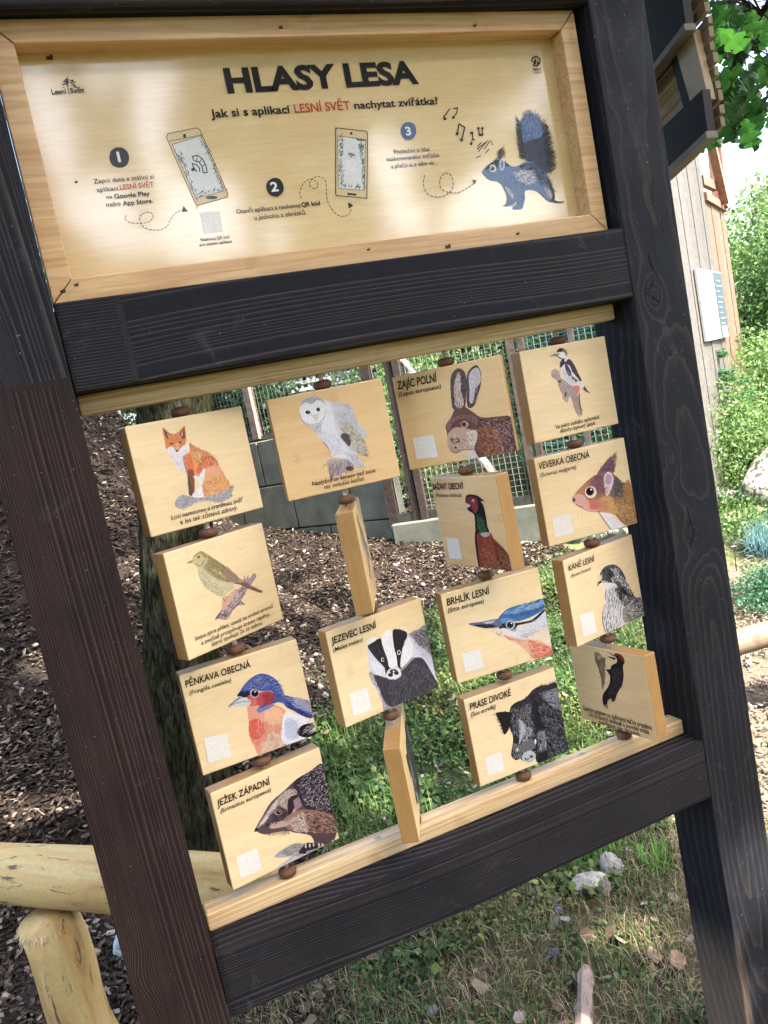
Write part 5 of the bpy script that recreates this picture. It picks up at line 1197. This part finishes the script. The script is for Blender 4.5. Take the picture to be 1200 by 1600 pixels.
for i in range(70):
    s=rng.uniform(.05,1.85); p=pt(A0,DF,s,-1.19+rng.normal(0,.008),.10); m.box(p,(.03,.02,.016),(.22,.22,.19))
m.build('mortar_crumbs',M_STONE,av)['kind']='stuff'
BRN=(.05,.033,.027)
def post(d,s,w,z0,z1,off=0,col=BRN,name='fence_post'):
    m=MB(); m.obox(pt(A0,d,s-w/2,(z0+z1)/2,off),pt(A0,d,s+w/2,(z0+z1)/2,off),.06,z1-z0,tuple(np.array(col)*rng.uniform(.85,1.15))); return m.build(name,M_TINTW,av)
post(DF,.045,.075,-.93,1.4); post(DF,.235,.055,-.93,1.4); post(DF,.305,.055,-.93,1.4,.01,(.07,.05,.042)); post(DF,1.19,.06,-.93,1.4,0,(.11,.08,.065)); post(DF,1.265,.045,-.93,1.4,0,(.09,.065,.05)); post(DF,1.62,.04,-.93,1.4,0,(.13,.115,.10)); post(DF,1.86,.07,-.93,1.4)
for z,zz in ((-.885,.07),(1.35,.08)):
    m=MB(); m.obox(pt(A0,DF,.08,z),pt(A0,DF,1.9,z),.05,zz,(.045,.05,.04)); m.build('fence_rail',M_TINTW,av)
post(DW,1.25,.07,-.06,1.4,0.05,(.35,.24,.2)); post(DW,2.6,.07,-.06,1.4,.05)
m=MB(); m.obox(pt(A0,DW,0,-.055,.08),pt(A0,DW,3.1,-.055,.08),.05,.035,(.14,.12,.10)); m.build('fence_rail',M_TINTW,av)
def mesh_panel(d,s0,s1,z0,z1,step,th,col,off,name='wire_mesh',sag=0):
    m=MB(); s=s0
    while s<=s1: m.obox(pt(A0,d,s,z0,off),pt(A0,d,s,z1,off),th,th,col,up=(1,0,0)); s+=step
    z=z0
    while z<=z1: m.obox(pt(A0,d,s0,z,off),pt(A0,d,s1,z,off),th,th,col); z+=step
    o=m.build(name,M_TINTW,av); o['kind']='stuff'; return o
mesh_panel(DF,.1,1.86,-.86,1.3,.045,.0032,(.22,.24,.23),.015)
mesh_panel(DW,0,3.1,-.03,1.3,.045,.0032,(.22,.24,.23),.06)
# green shade netting deep in the aviary
M_NET=simple('teal_netting',(.03,.20,.17),.5)
nw=empty('shade_netting',(3.9,4.7,-.9),'teal green netting hung behind the aviary mesh','netting')
m=MB()
for k in range(46):
    z=-.7+k*.042; off=-1.0
    P=[pt(A0,DF,s,z+.018*math.sin(s*9+k*1.7)+.01*math.sin(s*23+k),off+.03*math.sin(s*5+k)) for s in np.linspace(1.0,1.75,12)]
    m.tube(P,.009,4)
for k in range(20):
    s=1.0+k*.038; m.tube([pt(A0,DF,s,-.7,-1.0),pt(A0,DF,s+.03,1.25,-1.0)],.004,4)
o=m.build('net_strands',M_NET,nw); o['kind']='stuff'
# bright trellis and sunlit panel behind the block wall
tl=empty('trellis',(3.1,7.6,-.8),'white lattice trellis seen above the block wall through the mesh','trellis')
M_WHITE=simple('white_painted_lath',(.45,.46,.45),.6)
m=MB()
for k in range(26):
    z=.28+k*.075; m.obox((2.1,7.4,z),(4.4,6.9,z),.02,.03)
    
for k in range(34):
    t=k/33; m.obox((2.1+2.3*t,7.42-.5*t,.2),(2.1+2.3*t,7.42-.5*t,2.2),.03,.03,up=(1,0,0))
m.build('lath',M_WHITE,tl)
for q in ((2.1,7.5),(4.4,7.0)): m=MB(); m.obox((q[0],q[1],-.8),(q[0],q[1],2.3),.08,.08,up=(1,0,0)); m.build('trellis_post',M_WHITE,tl)
# fallen birch poles inside the aviary
ld=empty('leaning_birch_pole',(3.3,5.2,-.9),'pale birch pole leaning diagonally inside the aviary','pole')
logtube('pole',(2.75,4.95,.75),(3.65,4.75,-.95),.05,.055,M_BIRCH,ld,8,12)

# ------------------------------------------------------------------ foliage
def leafcloud(name,blobs,n,size,cols,parent=None,mat=None,sub=26,spread=.20,shell=.35,wts=None,holes=None):
    vol=np.array([b[1][0]*b[1][1]*b[1][2] for b in blobs])**.67; vol/=vol.sum(); Ps=[];Cs=[]
    for b,v in zip(blobs,vol):
        k=max(30,int(n*v)); c=np.array(b[0]);R_=np.array(b[1])
        d=rng.normal(size=(sub,3)); d/=np.linalg.norm(d,axis=1)[:,None]; rr=(shell+(1-shell)*rng.random(sub)**.6)[:,None]; sc=d*rr*R_
        i=rng.integers(0,sub,k); q=rng.normal(size=(k,3)); q/=np.maximum(1,np.linalg.norm(q,axis=1)[:,None]/1.6)
        Ps.append(c+sc[i]+q*R_*spread); br=rng.uniform(.7,1.25,sub)[i]; Cs.append(rand_cols(k,cols,wts)*br[:,None])
    P=np.concatenate(Ps);C=np.clip(np.concatenate(Cs),0,.9)
    if holes is not None: k=holes(P); P,C=P[k],C[k]
    n=len(P); u=rng.normal(size=(n,3));u/=np.linalg.norm(u,axis=1)[:,None]; w=rng.normal(size=(n,3)); v=np.cross(u,w); v/=np.linalg.norm(v,axis=1)[:,None]
    s=(size*rng.uniform(.6,1.3,n))[:,None]; V=np.stack([P-u*s*.5,P-v*s*.28,P+u*s*.5,P+v*s*.28],1)
    V[:,1]+=np.cross(u,v)*s*.08; V[:,3]+=np.cross(u,v)*s*.08
    F=np.arange(n*4).reshape(n,4); return link(name,npmesh(name,V.reshape(-1,3),F,mat or M_LEAF,C),parent)
BRIGHT=[(.13,.25,.06),(.18,.30,.09),(.09,.19,.05),(.24,.34,.13)]
MID=[(.06,.13,.035),(.09,.17,.045),(.045,.10,.03),(.13,.2,.07)]
def shrub(name,c,R_,n,size,label,cat,cols=BRIGHT,group=None,sub=30,trunk=True):
    z0=Gs(c[0],c[1]); t=empty(name,(c[0],c[1],z0),label,cat,group)
    r=R_ if isinstance(R_,tuple) else (R_,)*3
    bl=[((c[0]+rng.uniform(-.4,.4)*r[0],c[1]+rng.uniform(-.4,.4)*r[1],c[2]+rng.uniform(-.5,.5)*r[2]),tuple(.62*q for q in r)) for _ in range(5)]
    o=leafcloud('crown',bl,n,size,cols,t,sub=sub); 
    if trunk:
        m=MB(); m.tube([(c[0],c[1],z0-.1),(c[0]+.05*r[0],c[1],(z0+c[2])/2),(c[0],c[1]+.05,c[2]+r[2]*.5)],[.05+.03*r[0],.04+.02*r[0],.015],8); m.build('trunk',M_BARK,t,True)
        for k in range(6):
            a=rng.uniform(0,6.28); m=MB(); m.tube([(c[0],c[1],z0+(c[2]-z0)*rng.uniform(.4,.8)),(c[0]+r[0]*.7*math.cos(a),c[1]+r[1]*.7*math.sin(a),c[2]+r[2]*rng.uniform(-.2,.7))],[.03+.01*r[0],.008],6); m.build('limb',M_BARK,t,True)
    return t
DARK=[(.02,.05,.018),(.035,.08,.025),(.05,.11,.035)]
gg='sunlit shrubs growing inside and behind the aviary'
shrub('shrub',(3.2,5.6,-.2),(.9,.7,.9),9000,.045,'bright sunlit shrub behind the aviary double post','shrub',group=gg)
shrub('shrub',(4.3,4.9,-.35),(.8,.7,.8),9000,.045,'yellow green shrub behind the pheasant tile','shrub',group=gg)
shrub('shrub',(4.9,5.6,.4),(1.0,.9,1.0),9000,.055,'tall green shrub behind the netting','shrub',MID,gg)
shrub('shrub',(1.7,7.6,.3),(1.3,.8,1.3),9000,.06,'dark leafy bush above the block wall','shrub',MID,gg)
shrub('shrub',(3.0,8.5,.8),(1.6,1.0,1.6),9000,.07,'large dark bush behind the white trellis','shrub',MID,gg)
shrub('shrub',(.3,8.2,1.2),(1.6,1.2,1.4),7000,.07,'dark bush at the top of the mulch slope','shrub',MID,gg)

shrub('shrub',(1.85,6.2,.38),(.60,.42,.5),12000,.05,'dark leafy bush just above the left end of the block wall','shrub',DARK,gg,trunk=True)
shrub('shrub',(5.2,7.0,.6),(1.3,.9,1.4),12000,.07,'dark shrub deep behind the netting','shrub',DARK,gg)
shrub('shrub',(4.0,6.9,.9),(1.2,.8,1.2),10000,.07,'shaded shrub behind the top of the aviary mesh','shrub',DARK,gg)
shrub('shrub',(6.4,6.6,.5),(1.1,.9,1.3),9000,.07,'dark shrub between the aviary and the hut','shrub',DARK,gg)
shrub('shrub',(8.3,5.5,.25),(.95,.9,1.25),14000,.055,'full green shrub just right of the hut','shrub',MID+BRIGHT[:1])
shrub('shrub',(7.0,4.2,-.45),(.8,.6,.55),9000,.045,'leafy green shrub at the right edge above the birch logs','shrub',BRIGHT)
leafcloud('crown',[((.6,3.2,3.9),(1.8,1.6,.45)),((1.7,3.6,4.0),(1.5,1.6,.45)),((.4,5.0,4.1),(1.8,1.5,.45)),((2.1,5.2,4.1),(1.5,1.4,.45)),((-1.0,4.0,4.0),(1.5,1.6,.45)),((-.6,2.2,3.9),(1.3,1.1,.4))],21000,.13,[(.03,.08,.02),(.05,.12,.03)],tr,sub=60,spread=.2,shell=.05)  # unseen crown added to shade the mulch slope and block wall
# ------------------------------------------------------------------ hut with poster
HP=np.array([5.9,4.3]); HD=np.array([.81,.59]); HN=np.array([-.59,.81])
hut=empty('wooden_hut',(5.9,4.3,-1.1),'weathered plank hut wall with an open rafter frame at its right end','hut')
def hp(s,z,off=0): q=HP+HD*s+HN*off; return (q[0],q[1],z)
s=-1.75;k=0
while s<.66:
    w=.20+.05*rng.random(); top=2.6 if s<-.25 else 1.20; c=(.10,.093,.085) if s<-.25 else (.125,.085,.057); c=tuple(np.array(c)*rng.uniform(.82,1.12))
    m=MB(); m.obox(hp(s+w/2,-1.3,.004*(k%2)),hp(s+w/2,top,.004*(k%2)),w-.004,.022,c,up=(HN[0],HN[1],0)); m.build('plank',M_TINTW,hut); s+=w;k+=1
RB=(.20,.10,.07)
m=MB(); m.obox(hp(-.22,1.21,-.01),hp(.84,1.21,-.01),.05,.07,RB); m.build('rafter_beam',M_TINTW,hut)
m=MB(); m.obox(hp(.68,1.2,0),hp(.86,1.95,0),.10,.12,RB,up=(HN[0],HN[1],0)); m.build('rafter_post',M_TINTW,hut)
m=MB(); m.obox(hp(.55,1.22,-.06),hp(.05,2.0,-.06),.07,.07,tuple(np.array(RB)*1.5),up=(HN[0],HN[1],0)); m.build('brace',M_TINTW,hut)
m=MB(); m.obox(hp(-.2,1.95,0),hp(1.05,2.02,0),.09,.10,RB); m.build('rafter_beam',M_TINTW,hut)
m=MB(); m.obox(hp(1.05,2.0,0),hp(.85,2.35,0),.07,.09,tuple(np.array(RB)*1.6)); m.build('rafter_end',M_TINTW,hut)
m=MB(); m.obox(hp(-.2,1.35,0),hp(.5,1.38,0),.05,.08,RB); m.build('rafter_beam',M_TINTW,hut)
m=MB(); m.obox(hp(.3,-1.3,.9),hp(.3,1.3,.9),.1,.1,RB); m.build('rear_post',M_TINTW,hut)
po=empty('poster_board',hp(-.7,.28,-.03),'white information poster with a blue grey text strip mounted on the hut wall','poster')
m=MB(); m.obox(hp(-1.20,.28,-.03),hp(-.14,.28,-.03),.02,.56); m.build('poster_sheet',simple('poster_white',(.55,.56,.57),.4),po)
m=MB(); m.obox(hp(-.52,.28,-.042),hp(-.15,.28,-.042),.006,.54); m.build('text_strip',simple('poster_blue_grey',(.035,.06,.085),.5),po)
m=MB()
for k in range(9):
    z=.48-k*.045; m.obox(hp(-.48,z,-.047),hp(-.48+rng.uniform(.12,.28),z,-.047),.003,.008,(.3,.32,.35))
m.obox(hp(-.46,.05,-.047),hp(-.24,.05,-.047),.003,.09,(.7,.72,.74)); m.obox(hp(-.85,.08,-.042),hp(-.80,.18,-.042),.003,.03,(.1,.1,.11)); m.build('text_lines',M_TINTW,po)['kind']='stuff'

# ------------------------------------------------------------------ garden right
def gpt(x,y,dz=0): return (x,y,Gs(x,y)+dz)
# birch logs
M_GREYLOG=mat_light('weathered_grey_log',lin('a8957f',.55),lin('6f5d4c',.45),(3,30,30),.0,.8)
bl=tag(logtube('birch_log',gpt(4.72,3.05,.13),gpt(6.6,4.3,.22),.155,.19,M_BIRCH,None,12,20),'thick white birch log lying in the sunny garden','log','birch logs in the garden')
bl=tag(logtube('birch_log',gpt(5.15,3.95,.16),gpt(5.9,3.75,.30),.14,.12,M_BIRCH,None,10,18,bow=.05),'short curved birch log behind the thick one','log','birch logs in the garden')
bl=tag(logtube('birch_log',gpt(4.62,3.75,.20),gpt(4.80,3.30,.05),.05,.06,M_BIRCH,None,8,12),'thin birch stub with a dark cut end','log','birch logs in the garden')
tag(logtube('border_log',gpt(4.2,3.12,.05),gpt(6.4,2.85,.05),.045,.045,M_GREYLOG,None,8,12),'slim grey brown log edging the garden bed','log')
# right log railing
rf=empty('low_log_fence',gpt(2.9,1.3),'low grey log fence just right of the right post','fence')
logtube('log_rail',(2.35,1.30,-1.285),(4.2,1.05,-1.285),.052,.058,M_GREYLOG,rf,10,16)
logtube('log_post',(2.90,1.24,-1.31),(2.94,1.24,-1.78),.055,.062,M_BARK,rf,6,14)
# plants
FESC=[(.16,.30,.30),(.22,.38,.38),(.12,.24,.25)]
tuft('blue_fescue',(4.28,2.55),.16,900,.26,FESC,'round tuft of blue green fescue grass beside the log fence','grass tuft',.75,wd=(.004,.007))
tuft('blue_fescue',(3.8,2.1),.10,300,.14,[(.07,.16,.08),(.10,.22,.10)],'dark green low tuft in front of the blue fescue','grass tuft',1.0,wd=(.005,.009))
def garden_cloud(name,c,R_,n,size,cols,label,cat):
    o=leafcloud(name,[((c[0],c[1],Gs(c[0],c[1])+c[2]),R_)],n,size,cols,None,sub=24,spread=.35); tag(o,label,cat); return o
garden_cloud('bed_plants',(4.5,3.0,.10),(.55,.35,.14),5000,.03,MID+BRIGHT,'low mixed plants around the slim border log','plants')
garden_cloud('juniper_bush',(3.75,2.0,.07),(.30,.25,.12),5000,.022,[(.05,.14,.07),(.07,.19,.10)],'low dark green juniper beside the right post','shrub')
garden_cloud('juniper_bush',(4.75,3.9,.25),(.30,.3,.30),3500,.03,[(.06,.14,.10),(.08,.18,.13)],'bluish conifer bush behind the thin birch stub','shrub')
garden_cloud('herb_clump',(5.15,3.75,.30),(.55,.4,.45),9000,.032,BRIGHT+MID[:2],'dense mixed herbs hiding the foot of the hut wall','plants')
garden_cloud('herb_clump',(4.9,4.2,.35),(.9,.5,.45),9000,.04,BRIGHT,'tall light green herbs in front of the hut','plants')
garden_cloud('herb_clump',(6.2,4.6,.45),(.9,.6,.5),9000,.045,BRIGHT,'bright leafy herbs right of the hut corner','plants')
garden_cloud('herb_clump',(5.3,3.9,.25),(1.0,.4,.28),6000,.035,[(.2,.3,.09),(.26,.34,.14),(.16,.27,.07)],'yellow green groundcover behind the birch logs','plants')
def seed_plume(c,h,n,label):
    t=MB(); b=np.array(gpt(*c)); 
    o=empty('plume_grass',tuple(b),label,'plant','plume grasses in front of the hut')
    for k in range(9):
        d=np.array([rng.normal(0,.12),rng.normal(0,.12),h*rng.uniform(.75,1)]); t.tube([b,b+d*.5,b+d],[.004,.003,.002],4,(.35,.36,.15))
    t.build('stem',M_TINTW,o)
    P=b+np.array([0,0,h*.85])
    leafcloud('plume',[((P[0],P[1],P[2]),(.12,.12,h*.22))],n,.025,[(.45,.36,.24),(.55,.46,.32),(.38,.30,.2)],o,sub=20,spread=.3)
seed_plume((4.75,4.15),.75,900,'pale beige plume grass left of centre before the hut')
seed_plume((5.25,4.25),.95,900,'taller beige plume grass in front of the hut planks')
seed_plume((5.6,4.2),.65,700,'short beige plume grass right of the spruce')
def spruce(c,h,label):
    b=np.array(gpt(*c)); t=empty('spruce',tuple(b),label,'spruce'); m=MB(); m.tube([b,b+np.array([0,0,h])],[.03,.006],8); m.build('trunk',M_BARK,t,True)
    Ps=[];
    for k in range(46):
        f=rng.random(); z=h*(.12+.85*f); L=.62*(1-f)+.08; a=rng.uniform(0,6.28); e=b+np.array([L*math.cos(a),L*math.sin(a),z-.10*L]); m=MB(); st=b+np.array([0,0,z]); m.tube([st,(st+e)/2+np.array([0,0,-.02]),e],[.006,.005,.002],4); m.build('branch',M_BARK,t)
        n=260; q=rng.random(n)**.8; side=rng.normal(0,.045,n)*(1.2-q*.7); P=st+(e-st)*q[:,None]; P[:,0]+=-math.sin(a)*side; P[:,1]+=math.cos(a)*side; P[:,2]+=rng.normal(0,.012,n); Ps.append(P)
    P=np.concatenate(Ps); n=len(P); u=rng.normal(size=(n,3));u[:,2]*=.3;u/=np.linalg.norm(u,axis=1)[:,None]; v=np.cross(u,rng.normal(size=(n,3)));v/=np.linalg.norm(v,axis=1)[:,None]; s=.045
    V=np.stack([P-u*s*.5,P-v*.004,P+u*s*.5,P+v*.004],1); link('needles',npmesh('needles',V.reshape(-1,3),np.arange(n*4).reshape(n,4),M_LEAF,rand_cols(n,[(.06,.15,.06),(.08,.19,.08),(.11,.24,.09)])),t)
spruce((5.35,3.95),1.15,'small green spruce sapling growing before the poster')
for k,(fx,fy) in enumerate(((4.0,2.85),(3.85,2.45),(4.15,3.0))):
    z=Gs(fx,fy); t=empty('cornflower',(fx,fy,z),['blue violet flower by the border log','single blue flower beside the right post edge','violet flower near the end of the border log'][k],'flower'); m=MB(); m.tube([(fx,fy,z),(fx+.01,fy,z+.16)],.003,5); m.build('stem',M_GREENST if False else M_BARK,t)
    m=MB(); 
    for j in range(9):
        a=j*.7; m.obox((fx+.01,fy,z+.16),(fx+.01+.016*math.cos(a),fy+.016*math.sin(a),z+.175),.008,.002,(.16,.16,.65))
    m.build('petals',M_TINTW,t)
x,y=scatter(16000,2.6,8.5,1.2,6.5,lambda x,y:(patch(x,y)>.2)&(x>4.3-.25*(y-2))); n=len(x)
o=blades('garden_grass',x,y,rng.uniform(.06,.2,n),rng.uniform(.004,.008,n),rand_cols(n,BRIGHT+[(.3,.3,.14)]),M_GRASS,.7); tag(o,'loose sunlit grass and seedlings in the garden bed','grass',kind='stuff')
x,y=scatter(13000,1.7,4.2,.2,2.6,lambda x,y:x>1.8+.6*np.maximum(y-.8,0)); n=len(x)
o=chips('path_litter',x,y,rng.uniform(.01,.05,n),rng.uniform(.003,.012,n),rng.uniform(.001,.004,n),rand_cols(n,[(.25,.20,.14),(.16,.13,.09),(.32,.27,.19)]),M_CHIP,0,.2); tag(o,'pale straw and wood litter on the sunny path','litter',kind='stuff')

# ------------------------------------------------------------------ trees beyond
def tree(c,h,R_,n,size,label,cols=BRIGHT,cat='tree',group='sunlit trees beyond the hut',name='broadleaf_tree'):
    z0=Gs(c[0],c[1]); t=empty(name,(c[0],c[1],z0),label,cat,group); m=MB(); m.tube([(c[0],c[1],z0-.2),(c[0]+.1,c[1],z0+h*.5),(c[0],c[1],z0+h)],[.16,.11,.03],10); m.build('trunk',M_BARK,t,True)
    bl=[]
    for k in range(9):
        a=rng.uniform(0,6.28); q=R_*rng.uniform(.1,.75); z=z0+h*rng.uniform(.25,1.0); bl.append(((c[0]+q*math.cos(a),c[1]+q*math.sin(a),z),(R_*.45,R_*.45,R_*.38)))
        m=MB(); m.tube([(c[0],c[1],z-h*.15),(c[0]+q*math.cos(a),c[1]+q*math.sin(a),z)],[.05,.015],6); m.build('limb',M_BARK,t,True)
    leafcloud('crown',bl,n,size,cols,t,sub=30,spread=.26)
tree((11.0,7.6),2.0,1.7,11000,.085,'light green sunlit tree right behind the hut')
tree((12.6,7.2),1.9,1.9,10000,.09,'yellow green tree at the right edge',[(.28,.36,.12),(.36,.42,.18),(.2,.3,.09)])
tree((9.2,6.4),1.6,1.2,10000,.06,'dark green bush at the foot of the hut corner',MID,'bush')
tree((10.8,6.0),1.5,1.3,10000,.06,'dense green bush behind the tall herbs',MID,'bush')
tree((15,11),3.2,2.3,7000,.13,'pale distant tree between the hut and the sky',[(.2,.3,.12),(.28,.36,.18)])
tree((8.5,11),4.5,2.6,12000,.13,'tall tree hidden mostly behind the hut',MID)
tree((5.5,11),4.5,2.6,12000,.13,'tall tree behind the aviary',MID)
tree((2.2,12),5,2.8,12000,.13,'dark tree above the block wall',MID)
tree((-1.5,11),5,2.8,10000,.13,'dark tree at the top of the slope',MID)

# ------------------------------------------------------------------ oak overhead (leaves in view at upper right; crown shades the stand)
oak=empty('oak_tree',(4.6,-3.4,-1.7),'old oak whose lobed leaves hang in at the upper right corner','oak tree')
m=MB(); m.tube([(4.6,-3.4,-1.9),(4.5,-3.3,0),(4.2,-3.0,2.2),(3.6,-2.5,4.0),(3.0,-2.0,5.6)],[.34,.26,.22,.15,.06],18,wob=.06); m.build('trunk',M_BARK,oak,True)
for e_,r_ in (((1.2,-1.8,4.0),.08),((2.6,.2,3.6),.07),((1.0,-3.6,4.2),.07),((2.75,-.05,1.75),.05),((3.2,-5.0,4.5),.08)):
    m=MB(); st=np.array((4.05,-2.9,2.7)); e_=np.array(e_); m.tube([st,(st+e_)/2+np.array([0,0,.35]),e_],[r_,r_*.7,r_*.3],8); m.build('limb',M_BARK,oak,True)
# lobed oak leaf mesh
def oak_leaf_mesh():
    L=.12; pts=[]
    half=[(0,.0),(.012,.05),(.10,.10),(.13,.16),(.09,.21),(.17,.27),(.24,.34),(.20,.40),(.12,.43),(.24,.50),(.31,.58),(.27,.65),(.15,.66),(.23,.74),(.24,.82),(.16,.86),(.10,.86),(.08,.95),(0,1.0)]
    R_=[(x*L*1.15,y*L) for x,y in half]; V=[];F=[]
    for (x,y) in R_: V.append((0,y,-.004*math.sin(y/L*3)+.010*(y/L)**2)); 
    k=len(R_)
    for s in (1,-1):
        b=len(V)
        for (x,y) in R_: V.append((s*x,y,.22*x-.02*(y/L)**2+.004*math.sin(y*160)))
        for i in range(k-1): f=[i,b+i,b+i+1,i+1]; F.append(f if s>0 else f[::-1])
    V.append((.0012,0,0));V.append((-.0012,0,0));V.append((0,-.02,.002)); F.append([len(V)-3,len(V)-2,len(V)-1])
    return npmesh('leaf',V,F,None)
def m_oak():
    x=N('oak_leaf'); v=x.coord('Object',(1,1,1)); c0=x.n('ShaderNodeObjectInfo'); c=x.ramp(c0.outputs['Random'],[(0,(.012,.038,.014)),(.5,(.022,.066,.020)),(1,(.042,.115,.030))])
    n=x.noise(v,70,3); c=x.mix(.4,c,x.ramp(n,[(.3,(.7,)*3),(.7,(1.2,)*3)]),'MULTIPLY'); x.bsdf(c,.45,spec=.4)
    t=x.n('ShaderNodeBsdfTranslucent'); x.l(x.mix(1.0,c,(1.6,1.9,.9),'MULTIPLY'),t.inputs[0]); ms=x.n('ShaderNodeMixShader'); ms.inputs[0].default_value=.45; x.l(x.b.outputs[0],ms.inputs[1]); x.l(t.outputs[0],ms.inputs[2]); x.l(ms.outputs[0],x.out.inputs[0]); return x.m
lm=oak_leaf_mesh(); lm.materials.append(m_oak())
OAKP=np.array([(2.416,0.603,0.688),(2.296,0.501,0.912),(2.237,0.546,0.665),(2.343,0.644,0.812),(2.385,0.692,0.790),(2.021,0.286,0.554),(2.533,0.766,1.026),(2.640,0.611,0.689),(2.464,0.627,0.774),(2.380,0.619,0.913),(2.382,0.647,0.932),(2.421,0.704,1.020),(2.131,0.308,0.706),(2.059,0.368,0.901),(2.414,0.584,0.690),(2.524,0.752,0.952),(2.547,0.610,1.005),(2.217,0.499,0.769),(2.504,0.745,1.038),(2.315,0.497,0.915),(2.154,0.377,0.707),(1.974,0.290,0.837),(2.455,0.599,0.897),(2.039,0.342,0.794),(2.559,0.643,0.864),(2.153,0.386,0.653),(2.219,0.550,0.665),(2.234,0.486,0.675),(2.296,0.557,0.991),(2.558,0.777,1.106),(2.458,0.719,1.063),(2.322,0.368,0.700),(2.263,0.432,0.619),(2.335,0.471,0.761),(2.198,0.492,0.933),(2.135,0.317,0.836),(2.145,0.399,0.886),(2.395,0.477,0.894),(2.764,0.717,0.882),(1.985,0.304,0.785),(2.477,0.660,1.010),(2.690,0.618,0.797),(2.153,0.484,0.607),(2.260,0.470,0.730),(2.351,0.584,0.687),(2.584,0.802,0.734),(2.287,0.401,0.712),(2.400,0.540,0.822),(2.375,0.616,0.639),(2.192,0.517,0.622),(2.297,0.586,0.710),(2.275,0.501,0.673),(2.596,0.912,0.730),(2.569,0.721,1.040),(2.419,0.599,0.952),(2.406,0.698,0.752),(2.270,0.460,0.922),(2.204,0.437,0.642),(2.085,0.342,0.815),(2.356,0.373,0.835),(2.227,0.515,0.957),(2.411,0.620,0.906),(2.676,0.725,0.848),(2.581,0.761,0.779),(2.118,0.400,0.692),(2.610,0.697,0.740)],float)
def set_parent(o,par): o.parent=par; o.matrix_parent_inverse=Matrix.Translation(-Vector(par.location))
for i,(px,py,pz) in enumerate(OAKP):
    o=bpy.data.objects.new('leaf',lm); COL.objects.link(o); set_parent(o,oak); o.location=(px,py,pz)
    nrm=Vector((-.55,-.75,-.45))+Vector(rng.normal(0,.42,3)); nrm.normalize(); tip=Vector((rng.normal(0,.7),rng.normal(0,.4),-.9)); tip=(tip-nrm*tip.dot(nrm)).normalized(); xx=tip.cross(nrm)
    o.rotation_euler=Matrix((xx,tip,nrm)).transposed().to_euler(); s=rng.uniform(.6,.98); o.scale=(s,s,s)
BR=np.array([(2.351,0.367,0.948),(2.314,0.443,0.885),(2.284,0.507,0.820),(2.270,0.560,0.726),(2.298,0.574,0.596)]); m=MB(); m.tube([(2.75,-.05,1.75)]+[tuple(q) for q in BR],[.018,.012,.009,.007,.005,.003],7)
for tp in OAKP:
    q=BR[np.argmin(np.linalg.norm(BR-tp,axis=1))]; m.tube([q,(q+tp)/2+rng.normal(0,.012,3)+np.array([0,0,.02]),tp],[.003,.002,.0015],4)
m.build('twig',M_BARK,oak)
# unseen oak crown, leaves and gaps shaped to keep sun off the stand
def gapfield(P):
    x,y,z=P.T; t=z; a=x-.40*z; b=y+.625*z     # coordinates along the sun direction
    f=np.sin(a*6.1+1.2*np.sin(b*4.3))*np.sin(b*5.3+1.4*np.sin(a*3.9)+.6)
    return (f<.12)|((a+.64*b>.0)&(a+.64*b<1.66)&(b>-.66)&(b<.55))
crown=leafcloud('crown',[((2.3,-2.2,4.2),(1.5,1.4,.5)),((1.2,-2.7,4.4),(1.4,1.5,.5)),((3.0,-.8,4.1),(1.3,1.3,.5)),((1.6,-.9,4.3),(1.3,1.3,.5)),((.6,-1.3,4.3),(1.2,1.2,.5)),((2.2,.2,4.0),(1.2,1.0,.5)),((3.0,.7,4.2),(.9,.9,.45)),((.8,.3,4.2),(1.3,1.1,.5)),((2.6,-2.6,4.2),(1.4,1.1,.25)),((2.0,-2.4,4.4),(1.2,1.1,.25)),((3.3,-2.8,4.0),(.9,1.0,.25))],56000,.13,[(.03,.08,.02),(.05,.12,.03)],oak,sub=60,spread=.22,shell=.05,holes=gapfield)

# unseen trees added behind the viewer; crown gaps placed for the sign's glare
def rgap(P):
    x,y,z=P.T; k=np.ones(len(P),bool)
    for (gx_,gz_,rx,rz_) in GAPS: k&=((x-gx_)/(rx*.95))**2+((z-gz_)/(rz_*.95))**2>1
    return k
GAPS=[(1.20,5.28,0.42,1.23),(2.13,5.80,0.44,0.48),(2.95,5.67,0.72,0.49),(2.63,4.49,0.36,1.09),(1.59,3.89,0.68,0.68),(2.15,3.32,0.92,0.40),(3.39,3.71,0.76,0.61),(3.23,2.99,0.97,0.31),(4.14,3.10,0.56,0.42),(7.08,4.37,0.71,0.89),(7.56,6.01,0.32,0.33),(7.77,3.28,1.23,0.57),(9.44,3.23,1.33,0.59),(10.26,5.10,0.52,0.83),(9.14,3.86,0.71,0.47),(4.51,6.22,0.56,0.30)]
for k,(tx,ty,th_) in enumerate(((-3.5,-12,7),(.5,-12.5,8),(4,-12,8),(7.5,-12.3,8),(11,-12,8),(14.5,-11,7),(-7,-9,7))):
    lb=['unseen leafy tree far behind the viewer to the left','unseen broad tree behind the viewer','unseen tall tree behind the viewer with gaps cut for sky glare','unseen dense tree behind the viewer','unseen spreading tree behind the viewer to the right','unseen edge tree far right behind the viewer','unseen side tree left of the clearing'][k]
    t=empty('unseen_edge_tree',(tx,ty,-1.7),lb,'tree','unseen trees shaped for the sign glare'); m=MB(); m.tube([(tx,ty,-1.9),(tx,ty,th_*.7)],[.25,.1],8); m.build('trunk',M_BARK,t,True)
    leafcloud('crown',[((tx+rng.uniform(-1,1),ty+rng.uniform(-.6,.6),z),(2.6,.8,1.25)) for z in (0,1.5,3.0,4.5,6.0,7.5,9.0)],15000,.40,MID,t,sub=420,spread=.16,shell=.0,holes=rgap)
